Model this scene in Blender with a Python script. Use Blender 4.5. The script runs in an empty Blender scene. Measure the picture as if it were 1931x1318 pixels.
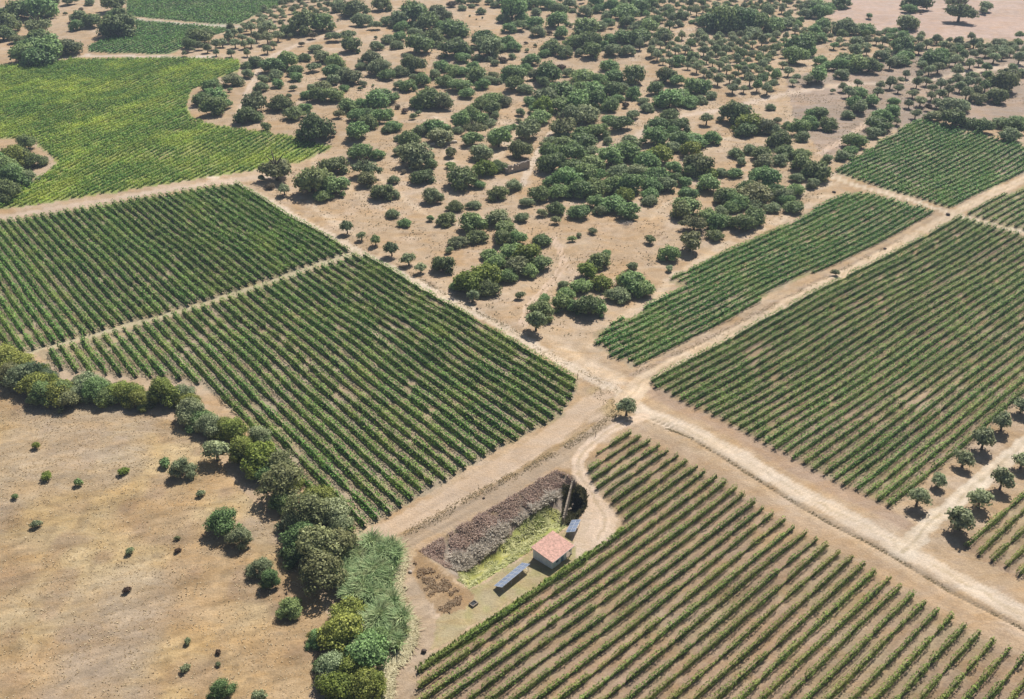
import bpy, bmesh, math, random
import numpy as np
from mathutils import Vector, Matrix

# ------------------------------------------------------------------ camera, world, sun, exposure
CAMH, FPX, IW, IH, PITCH = 140.0, 1829.0, 1931, 1318, math.radians(31.3)
SUN_AZ, SUN_EL = math.radians(25), math.radians(49)      # azimuth from +y towards +x
sc = bpy.context.scene
cam = bpy.data.cameras.new("camera"); camo = bpy.data.objects.new("camera", cam)
sc.collection.objects.link(camo); sc.camera = camo
camo.location = (0, 0, CAMH); camo.rotation_euler = (math.pi/2 - PITCH, 0, 0)
cam.sensor_fit = 'HORIZONTAL'; cam.angle = 2*math.atan(IW/2/FPX)
cam.clip_start = 1.0; cam.clip_end = 20000
world = bpy.data.worlds.new("World"); sc.world = world; world.use_nodes = True
wn = world.node_tree.nodes; wl = world.node_tree.links
bg = wn["Background"]; bg.inputs[1].default_value = 0.05
sky = wn.new("ShaderNodeTexSky"); sky.sky_type = 'NISHITA'; sky.sun_disc = False
sky.sun_elevation = SUN_EL; sky.sun_rotation = SUN_AZ; sky.air_density = 1.0; sky.dust_density = 1.5
wl.new(sky.outputs[0], bg.inputs[0])
sl = bpy.data.lights.new("sun", 'SUN'); sl.energy = 5.0; sl.angle = math.radians(0.5); sl.color = (1.0, 0.95, 0.87)
so = bpy.data.objects.new("sun", sl); sc.collection.objects.link(so)
sdir = Vector((math.sin(SUN_AZ)*math.cos(SUN_EL), math.cos(SUN_AZ)*math.cos(SUN_EL), math.sin(SUN_EL)))
so.rotation_euler = sdir.to_track_quat('Z', 'Y').to_euler(); so.location = (100, 300, 200)
sc.view_settings.view_transform = 'Standard'; sc.view_settings.look = 'None'
sc.view_settings.exposure = 0.32; sc.view_settings.gamma = 1.0
sc.render.engine = 'CYCLES'
sc.cycles.max_bounces = 5; sc.cycles.diffuse_bounces = 3; sc.cycles.transparent_max_bounces = 4
sc.cycles.volume_bounces = 0

rng = np.random.default_rng(7); random.seed(7)
S4 = 4.8275
col = sc.collection

# ------------------------------------------------------------------ helpers
def G(x, y, z=0.0):
    """point of the place seen at photo pixel x, y, at height z"""
    x = np.asarray(x, float); y = np.asarray(y, float)
    u = (x-IW/2)/FPX; v = (y-IH/2)/FPX
    dy = math.cos(PITCH)-v*math.sin(PITCH); dz = -math.sin(PITCH)-v*math.cos(PITCH)
    t = (z-CAMH)/dz
    return np.stack([u*t, dy*t], -1)
def PX(X, Y, Z=0.0):
    r = X; up = Y*math.sin(PITCH)+(Z-CAMH)*math.cos(PITCH); fw = Y*math.cos(PITCH)-(Z-CAMH)*math.sin(PITCH)
    return IW/2+FPX*r/fw, IH/2-FPX*up/fw
def mpp(x, y):
    g = G(x, y); return math.sqrt(g[0]**2+g[1]**2+CAMH**2)/FPX*0.97
def polyG(px): return G([p[0] for p in px], [p[1] for p in px])

_sn = [(rng.uniform(0, 6.28), rng.uniform(0, 6.28)) for _ in range(12)]
def hill(x, y):
    h = 0
    for i, (wl_, a) in enumerate([(95, .35), (60, .25), (37, .16), (23, .08), (11, .035)]):
        p, q = _sn[i]
        h = h + a*(np.sin(x*6.28/wl_*math.cos(p)+y*6.28/wl_*math.sin(p)+q))
    return h
def inpoly(P, x, y):
    x = np.asarray(x); c = np.zeros(x.shape, bool); n = len(P)
    for i in range(n):
        x0, y0 = P[i]; x1, y1 = P[(i+1) % n]
        if y0 == y1: continue
        k = ((y0 > y) != (y1 > y)) & (x < (x1-x0)*(y-y0)/(y1-y0)+x0)
        c ^= k
    return c
def dseg(x, y, a, b):
    ax, ay = a; bx, by = b; dx, dy = bx-ax, by-ay
    t = np.clip(((x-ax)*dx+(y-ay)*dy)/(dx*dx+dy*dy+1e-9), 0, 1)
    return np.hypot(x-ax-t*dx, y-ay-t*dy)
def dline(P, x, y, closed=False):
    d = np.full(np.shape(x), 1e9)
    n = len(P)
    for i in range(n if closed else n-1):
        d = np.minimum(d, dseg(x, y, P[i], P[(i+1) % n]))
    return d
def sm(e0, e1, v):
    t = np.clip((v-e0)/(e1-e0), 0, 1); return t*t*(3-2*t)

# the dry reservoir: rim corners, and how deep it is at a point
RIM = polyG([(789, 1036), (905, 968), (1050, 888), (1082, 899), (1106, 952), (1083, 980), (884, 1109)])
RIMSLOPE = [.38, .38, .9, 2.2, 2.2, .65, .6]
def pit(x, y):
    ins = inpoly(RIM, x, y)
    d = np.full(np.shape(x), 99.0)
    for i in range(len(RIM)):
        d = np.minimum(d, dseg(x, y, RIM[i], RIM[(i+1) % len(RIM)])*RIMSLOPE[i])
    return np.where(ins, -np.minimum(d, 4.3), 0.0)
DITCH = polyG([(1228, 790), (1262, 806), (1300, 828), (1380, 876), (1480, 935), (1560, 985), (1680, 1049), (1800, 1122), (1931, 1192), (2100, 1290)])
DITCH2 = polyG([(1180, 762), (1130, 805), (1060, 848), (990, 886), (900, 930), (820, 975), (760, 1008)])
MOUND = polyG([(1185, 722), (1240, 694), (1340, 640), (1440, 590), (1560, 530), (1700, 455)])
def H(x, y):
    x = np.asarray(x, float); y = np.asarray(y, float)
    h = hill(x, y)
    near = (np.abs(x-5) < 40) & (np.abs(y-158) < 40)
    h = h + np.where(near, pit(x, y), 0)
    h = h - .38*np.exp(-(dline(DITCH, x, y)/.42)**2)
    h = h + .28*np.exp(-(dline(DITCH2, x, y)/.8)**2)+.25*np.exp(-(dline(MOUND, x, y)/.7)**2)
    return h

def mesh_np(name, verts, quads=None, tris=None, mats=(), smooth=False, fattr=None, pcol=None, midx=None):
    me = bpy.data.meshes.new(name)
    verts = np.asarray(verts, np.float32)
    nq = 0 if quads is None else len(quads); nt = 0 if tris is None else len(tris)
    me.vertices.add(len(verts)); me.vertices.foreach_set("co", verts.ravel())
    me.loops.add(nq*4+nt*3); me.polygons.add(nq+nt)
    li = []; ls = []; o = 0
    if nq: li.append(np.asarray(quads, np.int32).ravel()); ls.append(np.arange(nq)*4); o = nq*4
    if nt: li.append(np.asarray(tris, np.int32).ravel()); ls.append(o+np.arange(nt)*3)
    me.loops.foreach_set("vertex_index", np.concatenate(li).astype(np.int32))
    me.polygons.foreach_set("loop_start", np.concatenate(ls).astype(np.int32))
    if smooth: me.polygons.foreach_set("use_smooth", np.ones(nq+nt, bool))
    for m in mats: me.materials.append(m)
    if midx is not None: me.polygons.foreach_set("material_index", np.asarray(midx, np.int32))
    if fattr is not None:
        a = me.attributes.new("tint", 'FLOAT', 'FACE'); a.data.foreach_set("value", np.asarray(fattr, np.float32))
    if pcol is not None:
        a = me.attributes.new("soil", 'FLOAT_COLOR', 'POINT'); a.data.foreach_set("color", np.asarray(pcol, np.float32).ravel())
    me.update(calc_edges=True)
    return me
def link(name, data, parent=None, loc=None, kind=None, label=None, cat=None, group=None):
    o = bpy.data.objects.new(name, data); col.objects.link(o)
    if parent: o.parent = parent
    if loc is not None: o.location = loc
    tag(o, label, cat, group, kind); return o
def tag(o, label=None, cat=None, group=None, kind=None):
    if kind: o['kind'] = kind
    if label: o['label'] = label
    if cat: o['category'] = cat
    if group: o['group'] = group
ONES = "zero first second third fourth fifth sixth seventh eighth ninth tenth eleventh twelfth thirteenth fourteenth fifteenth sixteenth seventeenth eighteenth nineteenth".split()
TENS = {2: "twenty", 3: "thirty", 4: "forty", 5: "fifty", 6: "sixty", 7: "seventy", 8: "eighty", 9: "ninety"}
TENTH = {2: "twentieth", 3: "thirtieth", 4: "fortieth", 5: "fiftieth", 6: "sixtieth", 7: "seventieth", 8: "eightieth", 9: "ninetieth"}
def ordw(n):
    if n >= 100: return "hundredth" if n == 100 else "hundred-and-"+ordw(n-100)
    if n < 20: return ONES[n]
    return TENTH[n//10] if n % 10 == 0 else TENS[n//10]+"-"+ONES[n % 10]

# ------------------------------------------------------------------ materials
def newmat(name):
    m = bpy.data.materials.new(name); m.use_nodes = True
    return m, m.node_tree.nodes, m.node_tree.links, m.node_tree.nodes["Principled BSDF"]
def simple(name, c, rough=.8, metal=0, noise=0.0, nscale=4, spec=.3):
    m, n, l, b = newmat(name)
    b.inputs['Roughness'].default_value = rough; b.inputs['Metallic'].default_value = metal
    b.inputs['Specular IOR Level'].default_value = spec
    if noise:
        tx = n.new("ShaderNodeTexNoise"); tx.inputs['Scale'].default_value = nscale; tx.inputs['Detail'].default_value = 6
        geo = n.new("ShaderNodeNewGeometry"); l.new(geo.outputs['Position'], tx.inputs['Vector'])
        r = n.new("ShaderNodeValToRGB"); r.color_ramp.elements[0].position = .3; r.color_ramp.elements[1].position = .7
        r.color_ramp.elements[0].color = tuple(v*(1-noise) for v in c)+(1,); r.color_ramp.elements[1].color = tuple(min(1, v*(1+noise)) for v in c)+(1,)
        l.new(tx.outputs[0], r.inputs[0]); l.new(r.outputs[0], b.inputs['Base Color'])
    else: b.inputs['Base Color'].default_value = tuple(c)+(1,)
    return m
def foliage(name, dark, light, odd=None, oddscale=.06, oddamt=.5, objvar=.25, trans=.30):
    """leaf material: tone of each leaf from its own value, of each plant from the plant, patches across the land"""
    m, n, l, b = newmat(name)
    at = n.new("ShaderNodeAttribute"); at.attribute_name = "tint"
    mix = n.new("ShaderNodeMix"); mix.data_type = 'RGBA'
    mix.inputs[6].default_value = tuple(dark)+(1,); mix.inputs[7].default_value = tuple(light)+(1,)
    l.new(at.outputs['Fac'], mix.inputs[0]); cur = mix.outputs[2]
    geo = n.new("ShaderNodeNewGeometry")
    if odd:
        tx = n.new("ShaderNodeTexNoise"); tx.inputs['Scale'].default_value = oddscale; tx.inputs['Detail'].default_value = 7; tx.inputs['Roughness'].default_value = .82
        l.new(geo.outputs['Position'], tx.inputs['Vector'])
        rp = n.new("ShaderNodeMapRange"); rp.inputs['From Min'].default_value = .47; rp.inputs['From Max'].default_value = .68; rp.inputs['To Max'].default_value = oddamt
        l.new(tx.outputs[0], rp.inputs[0])
        m2 = n.new("ShaderNodeMix"); m2.data_type = 'RGBA'; l.new(rp.outputs[0], m2.inputs[0]); l.new(cur, m2.inputs[6]); m2.inputs[7].default_value = tuple(odd)+(1,)
        cur = m2.outputs[2]
    oi = n.new("ShaderNodeObjectInfo")
    hs = n.new("ShaderNodeHueSaturation")
    mr = n.new("ShaderNodeMapRange"); mr.inputs['To Min'].default_value = 1-objvar; mr.inputs['To Max'].default_value = 1+objvar
    l.new(oi.outputs['Random'], mr.inputs[0]); l.new(mr.outputs[0], hs.inputs['Value'])
    mh = n.new("ShaderNodeMapRange"); mh.inputs['To Min'].default_value = .5+objvar*.07; mh.inputs['To Max'].default_value = .5-objvar*.09
    wn_ = n.new("ShaderNodeTexWhiteNoise"); wn_.noise_dimensions = '1D'; l.new(oi.outputs['Random'], wn_.inputs['W'])
    l.new(wn_.outputs['Value'], mh.inputs[0]); l.new(mh.outputs[0], hs.inputs['Hue'])
    l.new(cur, hs.inputs['Color']); cur = hs.outputs[0]
    l.new(cur, b.inputs['Base Color']); b.inputs['Roughness'].default_value = .6; b.inputs['Specular IOR Level'].default_value = .2
    tr = n.new("ShaderNodeBsdfTranslucent"); l.new(cur, tr.inputs[0])
    ms = n.new("ShaderNodeMixShader"); ms.inputs[0].default_value = trans
    l.new(b.outputs[0], ms.inputs[1]); l.new(tr.outputs[0], ms.inputs[2])
    l.new(ms.outputs[0], n["Material Output"].inputs[0])
    return m

def soil_material():
    m, n, l, b = newmat("soil_and_dry_grass")
    at = n.new("ShaderNodeAttribute"); at.attribute_name = "soil"
    geo = n.new("ShaderNodeNewGeometry"); pos = geo.outputs['Position']
    def noise(scale, det=5, rough=.6, vec=None, dist=0):
        t = n.new("ShaderNodeTexNoise"); t.inputs['Scale'].default_value = scale; t.inputs['Detail'].default_value = det
        t.inputs['Roughness'].default_value = rough; t.inputs['Distortion'].default_value = dist; l.new(vec or pos, t.inputs['Vector']); return t.outputs[0]
    def rng_(v, a, b_, c, d):
        r = n.new("ShaderNodeMapRange"); r.inputs[1].default_value = a; r.inputs[2].default_value = b_; r.inputs[3].default_value = c; r.inputs[4].default_value = d
        l.new(v, r.inputs[0]); return r.outputs[0]
    def mul(a, b_):
        x = n.new("ShaderNodeMath"); x.operation = 'MULTIPLY'; l.new(a, x.inputs[0]); l.new(b_, x.inputs[1]); return x.outputs[0]
    f = mul(mul(rng_(noise(.035, 4), .3, .7, .88, 1.12), rng_(noise(.3, 6, .65), .3, .7, .82, 1.18)), rng_(noise(2.6, 5, .7), .3, .7, .74, 1.26))
    # roughness of the ground itself rises off the tracks (alpha of the attribute)
    mx = n.new("ShaderNodeMix"); mx.data_type = 'FLOAT'; l.new(at.outputs['Alpha'], mx.inputs[0]); mx.inputs[2].default_value = 1.0; l.new(f, mx.inputs[3])
    vm = n.new("ShaderNodeVectorMath"); vm.operation = 'SCALE'; l.new(at.outputs['Color'], vm.inputs[0]); l.new(mx.outputs[0], vm.inputs[3])
    # warm orange stain and grey bare patches
    mp = n.new("ShaderNodeMapping"); mp.inputs['Scale'].default_value = (1, 2.2, 1); mp.inputs['Rotation'].default_value = (0, 0, .5); l.new(pos, mp.inputs[0])
    w = rng_(noise(.09, 6, .7, mp.outputs[0], .6), .42, .64, 0, 1)
    m2 = n.new("ShaderNodeMix"); m2.data_type = 'RGBA'; m2.blend_type = 'MULTIPLY'; l.new(mul(w, at.outputs['Alpha']), m2.inputs[0])
    l.new(vm.outputs[0], m2.inputs[6]); m2.inputs[7].default_value = (.97, .86, .68, 1)
    w2 = rng_(noise(.55, 6, .75, mp.outputs[0], 1.2), .56, .70, 0, .5)
    m3 = n.new("ShaderNodeMix"); m3.data_type = 'RGBA'; l.new(mul(w2, at.outputs['Alpha']), m3.inputs[0]); l.new(m2.outputs[2], m3.inputs[6]); m3.inputs[7].default_value = (.22, .165, .115, 1)
    l.new(m3.outputs[2], b.inputs['Base Color']); b.inputs['Roughness'].default_value = .95; b.inputs['Specular IOR Level'].default_value = .1
    bp = n.new("ShaderNodeBump"); bp.inputs['Strength'].default_value = .7; bp.inputs['Distance'].default_value = .35
    l.new(noise(1.6, 7, .7), bp.inputs['Height']); l.new(bp.outputs[0], b.inputs['Normal'])
    return m
SOIL = soil_material()
BARK = simple("bark", (.13, .10, .075), .9, noise=.3, nscale=3)
M = dict(
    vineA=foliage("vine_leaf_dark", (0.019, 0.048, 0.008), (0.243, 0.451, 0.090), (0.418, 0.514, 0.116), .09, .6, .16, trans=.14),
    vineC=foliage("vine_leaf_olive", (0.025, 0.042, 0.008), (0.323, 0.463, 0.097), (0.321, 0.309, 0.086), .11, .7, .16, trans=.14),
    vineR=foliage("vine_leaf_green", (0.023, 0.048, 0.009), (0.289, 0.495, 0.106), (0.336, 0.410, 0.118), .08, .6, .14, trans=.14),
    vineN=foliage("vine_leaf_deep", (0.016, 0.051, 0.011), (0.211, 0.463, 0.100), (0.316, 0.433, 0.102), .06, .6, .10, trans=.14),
    vineF=foliage("vine_leaf_yellow", (0.081, 0.164, 0.028), (0.301, 0.495, 0.086), (0.589, 0.681, 0.108),   .03, 1.0, .16),
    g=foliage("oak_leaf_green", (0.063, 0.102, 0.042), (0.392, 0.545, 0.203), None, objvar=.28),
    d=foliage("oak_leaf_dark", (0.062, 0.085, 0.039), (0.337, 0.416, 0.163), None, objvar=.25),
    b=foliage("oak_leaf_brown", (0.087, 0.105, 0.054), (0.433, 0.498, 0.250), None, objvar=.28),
    h=foliage("bright_leaf", (0.079, 0.126, 0.022), (0.386, 0.466, 0.095), None, objvar=.2),
    o=foliage("olive_leaf", (0.096, 0.130, 0.064), (0.581, 0.658, 0.364), None, objvar=.22),
    y=foliage("yellow_green_leaf", (0.080, 0.109, 0.023), (0.495, 0.554, 0.138), None, objvar=.2),
    w=foliage("grey_willow_leaf", (0.080, 0.092, 0.040), (0.450, 0.467, 0.218), None, objvar=.2),
    m=foliage("mint_leaf", (.080, .120, .060), (.240, .310, .170), None, objvar=.15),
    r=foliage("withered_leaf", (.085, .055, .035), (.180, .125, .080), None, objvar=.2),
    p=foliage("pale_scrub_leaf", (.17, .14, .09), (.34, .29, .19), None, objvar=.2),
)
TONE = dict(g="green", d="dark green", b="brownish green", h="bright green", o="grey-green", y="yellow-green", w="grey", m="pale mint green", r="withered reddish", p="straw-coloured")

# ------------------------------------------------------------------ plant meshes
def sphere_dirs(n, r):
    v = r.normal(size=(n, 3)); return v/np.linalg.norm(v, axis=1)[:, None]
def leaf_quads(P, Nrm, size, r, elong=1.0):
    """square leaf clumps at points P facing roughly Nrm"""
    n = len(P); N = Nrm/np.linalg.norm(Nrm, axis=1)[:, None]
    a = np.cross(N, r.normal(size=(n, 3))); a /= np.linalg.norm(a, axis=1)[:, None]+1e-9
    b_ = np.cross(N, a)
    s = (size*r.uniform(.6, 1.35, n))[:, None] if np.ndim(size) == 0 else (size*r.uniform(.7, 1.3, n))[:, None]
    a = a*s*.5*elong; b_ = b_*s*.5
    k = N*s*.16
    V = np.stack([P-a+k, P-b_*.9, P+a+k, P+b_*.9], 1).reshape(-1, 3)
    return V, np.arange(n*4).reshape(-1, 4)
def icos(sub=2):
    bm = bmesh.new(); bmesh.ops.create_icosphere(bm, subdivisions=sub, radius=1)
    v = np.array([x.co[:] for x in bm.verts]); f = np.array([[x.index for x in g.verts] for g in bm.faces]); bm.free(); return v, f
ICO1, ICO2 = icos(1), icos(2)
def crown_mesh(name, mat, seed, nlobe=9, flat=.75, nleaf=1500, leaf=.15, base=.12, core=.72, spread=.58, lobe=(.36, .56)):
    """crown of radius about 1: lobes, an opaque heart in each, leaf clumps over them"""
    r = np.random.default_rng(seed); V = []; T = []; tt = []; Q = []; Q2 = []; tq = []; nv = 0; nlobe = int(nlobe*r.uniform(.7, 1.2)); sk = r.uniform(.72, 1.25)
    L = [(np.array([0, 0, flat*.62]), .55)]
    for i in range(nlobe):
        a = 2.4*i+r.uniform(-.4, .4); rad = spread*math.sqrt((i+.6)/nlobe)*r.uniform(.85, 1.2); rr = r.uniform(*lobe)
        z = base+rr*.62+(flat-.12)*max(0, 1-(rad/.8)**2)*r.uniform(.45, .95)
        L.append((np.array([math.cos(a)*rad, math.sin(a)*rad, z]), rr))
    w = np.array([q[1]**2 for q in L]); w /= w.sum()
    for (c, rr) in L:
        v, f = ICO2 if nleaf > 1000 else ICO1
        vv = c+v*rr*core*np.array([1, 1, .85])*(1+.22*r.normal(size=(len(v), 1)).clip(-1.5, 1.5)*.6)
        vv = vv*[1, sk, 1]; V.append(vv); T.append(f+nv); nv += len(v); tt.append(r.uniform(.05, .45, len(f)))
    for (c, rr), ww in zip(L, w):
        n = int(nleaf*ww); d = sphere_dirs(n, r); d[:, 2] = np.where(d[:, 2] < -.45, -d[:, 2], d[:, 2])
        bump = 1+.25*np.sin(d[:, 0:1]*5+r.uniform(0, 6))*np.sin(d[:, 1:2]*5+r.uniform(0, 6))*np.sin(d[:, 2:3]*5+1)
        P = c+d*rr*bump*r.uniform(.80, 1.18, (n, 1))*np.array([1, 1, .88])
        keep = np.ones(n, bool)
        for (c2, r2) in L:
            if c2 is not c: keep &= np.linalg.norm((P-c2)/np.array([1, 1, .88]), axis=1) > r2*.84
        P = P[keep]*[1, sk, 1]; d = d[keep]
        v, q = leaf_quads(P, d+[0, 0, .25]+.55*r.normal(size=d.shape), leaf, r)
        V.append(v); Q.append(q+nv); nv += len(v); tq.append(np.clip(r.normal(.5, .28, len(P)), 0, 1))
    V = np.concatenate(V); V[:, 2] = np.maximum(V[:, 2], base*.5+.02)
    s = 1/np.percentile(np.hypot(V[:, 0], V[:, 1]), 97); V *= s
    Q = np.concatenate(Q); T = np.concatenate(T)
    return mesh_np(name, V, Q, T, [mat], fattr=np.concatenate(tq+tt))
def tube(path, rad, seg=6):
    path = [Vector(p) for p in path]; V = []; F = []
    for i, p in enumerate(path):
        d = (path[min(i+1, len(path)-1)]-path[max(i-1, 0)]).normalized()
        a = d.orthogonal().normalized(); b_ = d.cross(a)
        for k in range(seg):
            t = 6.2832*k/seg; V.append(p+(a*math.cos(t)+b_*math.sin(t))*rad[i])
    for i in range(len(path)-1):
        for k in range(seg):
            F.append((i*seg+k, i*seg+(k+1) % seg, (i+1)*seg+(k+1) % seg, (i+1)*seg+k))
    return np.array([v[:] for v in V]), np.array(F)
def trunk_mesh(name, seed, h=.45, r0=.09, limbs=4, reach=.5):
    r = random.Random(seed); V = []; F = []; nv = 0
    def add(p, rd):
        nonlocal nv
        v, f = tube(p, rd); V.append(v); F.append(f+nv); nv += len(v)
    lean = (r.uniform(-.05, .05), r.uniform(-.05, .05))
    add([(0, 0, -.08), (0, 0, .04), (lean[0]*.6, lean[1]*.6, h*.6), (lean[0], lean[1], h)], [r0*1.5, r0*1.15, r0*.85, r0*.7])
    for i in range(limbs):
        a = 6.28*i/limbs+r.uniform(-.5, .5); k = r.uniform(.7, 1.1)*reach
        add([(lean[0], lean[1], h*.85), (lean[0]+math.cos(a)*k*.4, lean[1]+math.sin(a)*k*.4, h*1.25), (lean[0]+math.cos(a)*k, lean[1]+math.sin(a)*k, h*1.25+k*.6)], [r0*.6, r0*.42, r0*.15])
    return mesh_np(name, np.concatenate(V), np.concatenate(F), None, [BARK], smooth=True, fattr=np.zeros(sum(len(f) for f in F)))
_crowns = {}
KINDP = dict(  # kind: variants, params, crown z-offset in radii
    holm_oak=dict(n=6, kw=dict(nlobe=12, flat=.86, nleaf=1900, leaf=.125, base=-.05, spread=.68, lobe=(.24, .50)), lift=.02),
    umbrella=dict(n=2, kw=dict(nlobe=11, flat=.38, nleaf=1500, leaf=.13, base=.05, spread=.75, lobe=(.24, .36)), lift=.34),
    bush=dict(n=4, kw=dict(nlobe=6, flat=.95, nleaf=800, leaf=.20, base=-.02, spread=.5, lobe=(.34, .52)), lift=0),
    olive_tree=dict(n=5, kw=dict(nlobe=9, flat=1.0, nleaf=1300, leaf=.15, base=.02, spread=.56, lobe=(.28, .46), core=.62), lift=.26),
    river=dict(n=6, kw=dict(nlobe=19, flat=1.15, nleaf=4200, leaf=.085, base=.0, spread=.74, lobe=(.18, .42), core=.72), lift=.06),
    willow=dict(n=3, kw=dict(nlobe=16, flat=1.0, nleaf=3300, leaf=.085, base=.0, spread=.70, lobe=(.20, .36), core=.45), lift=.25),
)
def crown(kind, tone, v):
    k = (kind, tone, v)
    if k not in _crowns:
        _crowns[k] = crown_mesh("crown", M[tone], hash((kind, v)) % 1000 if False else (sum(map(ord, kind))*7+v*31) % 9973, **KINDP[kind]['kw'])
    return _crowns[k]
_tr = {k: [trunk_mesh("trunk", i+11, h=hh, r0=r0) for i in range(3)] for k, hh, r0 in (('holm_oak', .35, .08), ('umbrella', .6, .075), ('bush', .2, .05), ('olive_tree', .55, .11), ('river', .5, .06), ('willow', .5, .055))}
PLANTS = []                   # everything that was placed, for spacing the olives
def plant(px, py, rpx, kind, tone, name=None, parts=True, zs=1.0, ground=False):
    """px, py: where the middle of the crown shows in the photograph; rpx: its half width there"""
    P = KINDP[kind]; R = rpx*mpp(px, py)
    zc = R*(P['lift']+P['kw']['flat']*.5+.05)*zs
    g = G(px, py, 0 if ground else zc)
    z = float(H(g[0], g[1])); v = random.randrange(P['n'])
    nm = name or {'umbrella': 'holm_oak', 'river': 'hedgerow_tree', 'willow': 'willow_tree'}.get(kind, kind)
    rot = random.uniform(0, 6.28); sz = R*zs*random.uniform(.9, 1.12)
    sx, sy = R*random.uniform(.92, 1.1), R*random.uniform(.92, 1.1)
    rec = dict(x=g[0], y=g[1], R=R, px=px, py=py, rpx=rpx, kind=kind, tone=tone, name=nm)
    PLANTS.append(rec)
    rec['make'] = (kind, tone, v, rot, sx, sy, sz, z, P['lift'], parts)
    return rec
def realise(rec, label, cat, group):
    kind, tone, v, rot, sx, sy, sz, z, lift, parts = rec['make']
    nm = rec['name']
    if parts:
        root = bpy.data.objects.new(nm, None); col.objects.link(root); root.empty_display_size = .5
        root.location = (rec['x'], rec['y'], z); root.rotation_euler = (0, 0, rot)
        c = link('crown', crown(kind, tone, v), root); c.scale = (sx, sy, sz); c.location = (0, 0, lift*sz-.05*sz)
        t = link('trunk', _tr[kind][v % 3], root); t.scale = (sx, sy, sz*(1+.35*(lift > .3)))
    else:
        root = link(nm, crown(kind, tone, v)); root.location = (rec['x'], rec['y'], z+lift*sz-.05*sz); root.rotation_euler = (0, 0, rot); root.scale = (sx, sy, sz)
    tag(root, label, cat, group)
    return root
def merged(name, recs, label, cat, kinds='stuff'):
    """many plants nobody could count, as one object"""
    V = []; Q = []; T = []; F = []; MI = []; mats = []; nv = 0
    qs, ts, fq, ft, mq, mt = [], [], [], [], [], []
    for rec in recs:
        kind, tone, v, rot, sx, sy, sz, z, lift, parts = rec['make']
        me = crown(kind, tone, v)
        n = len(me.vertices); co = np.empty(n*3, np.float32); me.vertices.foreach_get("co", co); co = co.reshape(-1, 3)*np.array([sx, sy, sz])
        c, s = math.cos(rot), math.sin(rot)
        co = np.stack([co[:, 0]*c-co[:, 1]*s+rec['x'], co[:, 0]*s+co[:, 1]*c+rec['y'], co[:, 2]+z+lift*sz-.05*sz], 1)
        li = np.empty(len(me.loops), np.int32); me.loops.foreach_get("vertex_index", li)
        ltot = np.empty(len(me.polygons), np.int32); me.polygons.foreach_get("loop_total", ltot)
        nq = int((ltot == 4).sum()); q = li[:nq*4].reshape(-1, 4); t = li[nq*4:].reshape(-1, 3)
        a = np.empty(len(me.polygons), np.float32); me.attributes['tint'].data.foreach_get("value", a)
        if M[tone] not in mats: mats.append(M[tone])
        k = mats.index(M[tone])
        V.append(co); qs.append(q+nv); ts.append(t+nv); nv += n; fq.append(a[:nq]); ft.append(a[nq:]); mq.append(np.full(nq, k)); mt.append(np.full(len(t), k))
    me = mesh_np(name, np.concatenate(V), np.concatenate(qs), np.concatenate(ts), mats, fattr=np.concatenate(fq+ft), midx=np.concatenate(mq+mt))
    return link(name, me, kind=kinds, label=label, cat=cat)
# ------------------------------------------------------------------ the land: photo outlines of its patches
def vn(x, y, s, seed=0):
    x = x/s+seed*17.3; y = y/s-seed*9.1
    ix = np.floor(x); iy = np.floor(y); fx = x-ix; fy = y-iy; fx = fx*fx*(3-2*fx); fy = fy*fy*(3-2*fy)
    def h(a, b): v = np.sin(a*127.1+b*311.7+seed*3.7)*43758.5453; return v-np.floor(v)
    return (h(ix, iy)*(1-fx)+h(ix+1, iy)*fx)*(1-fy)+(h(ix, iy+1)*(1-fx)+h(ix+1, iy+1)*fx)*fy
A_PX = [(447, 349), (663, 478), (420, 556), (200, 622), (62, 664), (-60, 690), (-220, 460), (0, 417)]
B_PX = [(672, 484), (690, 486), (1088, 720), (1086, 742), (1059, 788), (945, 847), (806, 929), (664, 1013), (640, 985), (560, 905), (470, 800), (410, 748), (370, 722), (300, 716), (210, 712), (130, 706), (90, 690), (70, 669), (300, 600), (430, 562)]
C_PX = [(1110, 873), (1187, 821), (1258, 853), (1330, 893), (1416, 940), (1491, 990), (1573, 1036), (1644, 1074), (1740, 1136), (1846, 1199), (1930, 1242), (2100, 1345), (2100, 1560), (770, 1560), (782, 1272), (1180, 996), (1168, 978), (1146, 948), (1115, 915), (1106, 895)]
R_PX = [(1222, 725), (1226, 712), (1500, 572), (1808, 411), (1916, 442), (2200, 528), (2200, 570), (1931, 742), (1883, 785), (1674, 958), (1531, 889), (1388, 813)]
D_PX = [(1816, 1038), (1931, 930), (2150, 770), (2300, 1290), (2100, 1184), (1917, 1090)]
R2_PX = [(1119, 650), (1121, 628), (1160, 607), (1196, 593), (1237, 569), (1287, 540), (1262, 533), (1262, 527), (1300, 508), (1370, 470), (1480, 428), (1531, 398), (1572, 375), (1618, 361), (1763, 402), (1480, 543), (1231, 674), (1192, 693), (1150, 673)]
R3_PX = [(1574, 326), (1655, 270), (1713, 236), (1730, 226), (1924, 275), (2050, 300), (2050, 270), (1931, 325), (1788, 396)]
R4_PX = [(1821, 407), (1931, 350), (2080, 275), (2250, 500), (1924, 435)]
F1_PX = [(0, 397), (130, 376), (300, 352), (483, 320), (560, 305), (629, 277), (547, 257), (456, 243), (400, 232), (367, 224), (352, 203), (361, 168), (398, 152), (452, 135), (452, 113), (340, 111), (137, 109), (80, 119), (31, 123), (-120, 125), (-400, 130), (-400, 480), (0, 379), (27, 362), (108, 309), (64, 268), (0, 262), (-60, 300), (-60, 350)]
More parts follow.
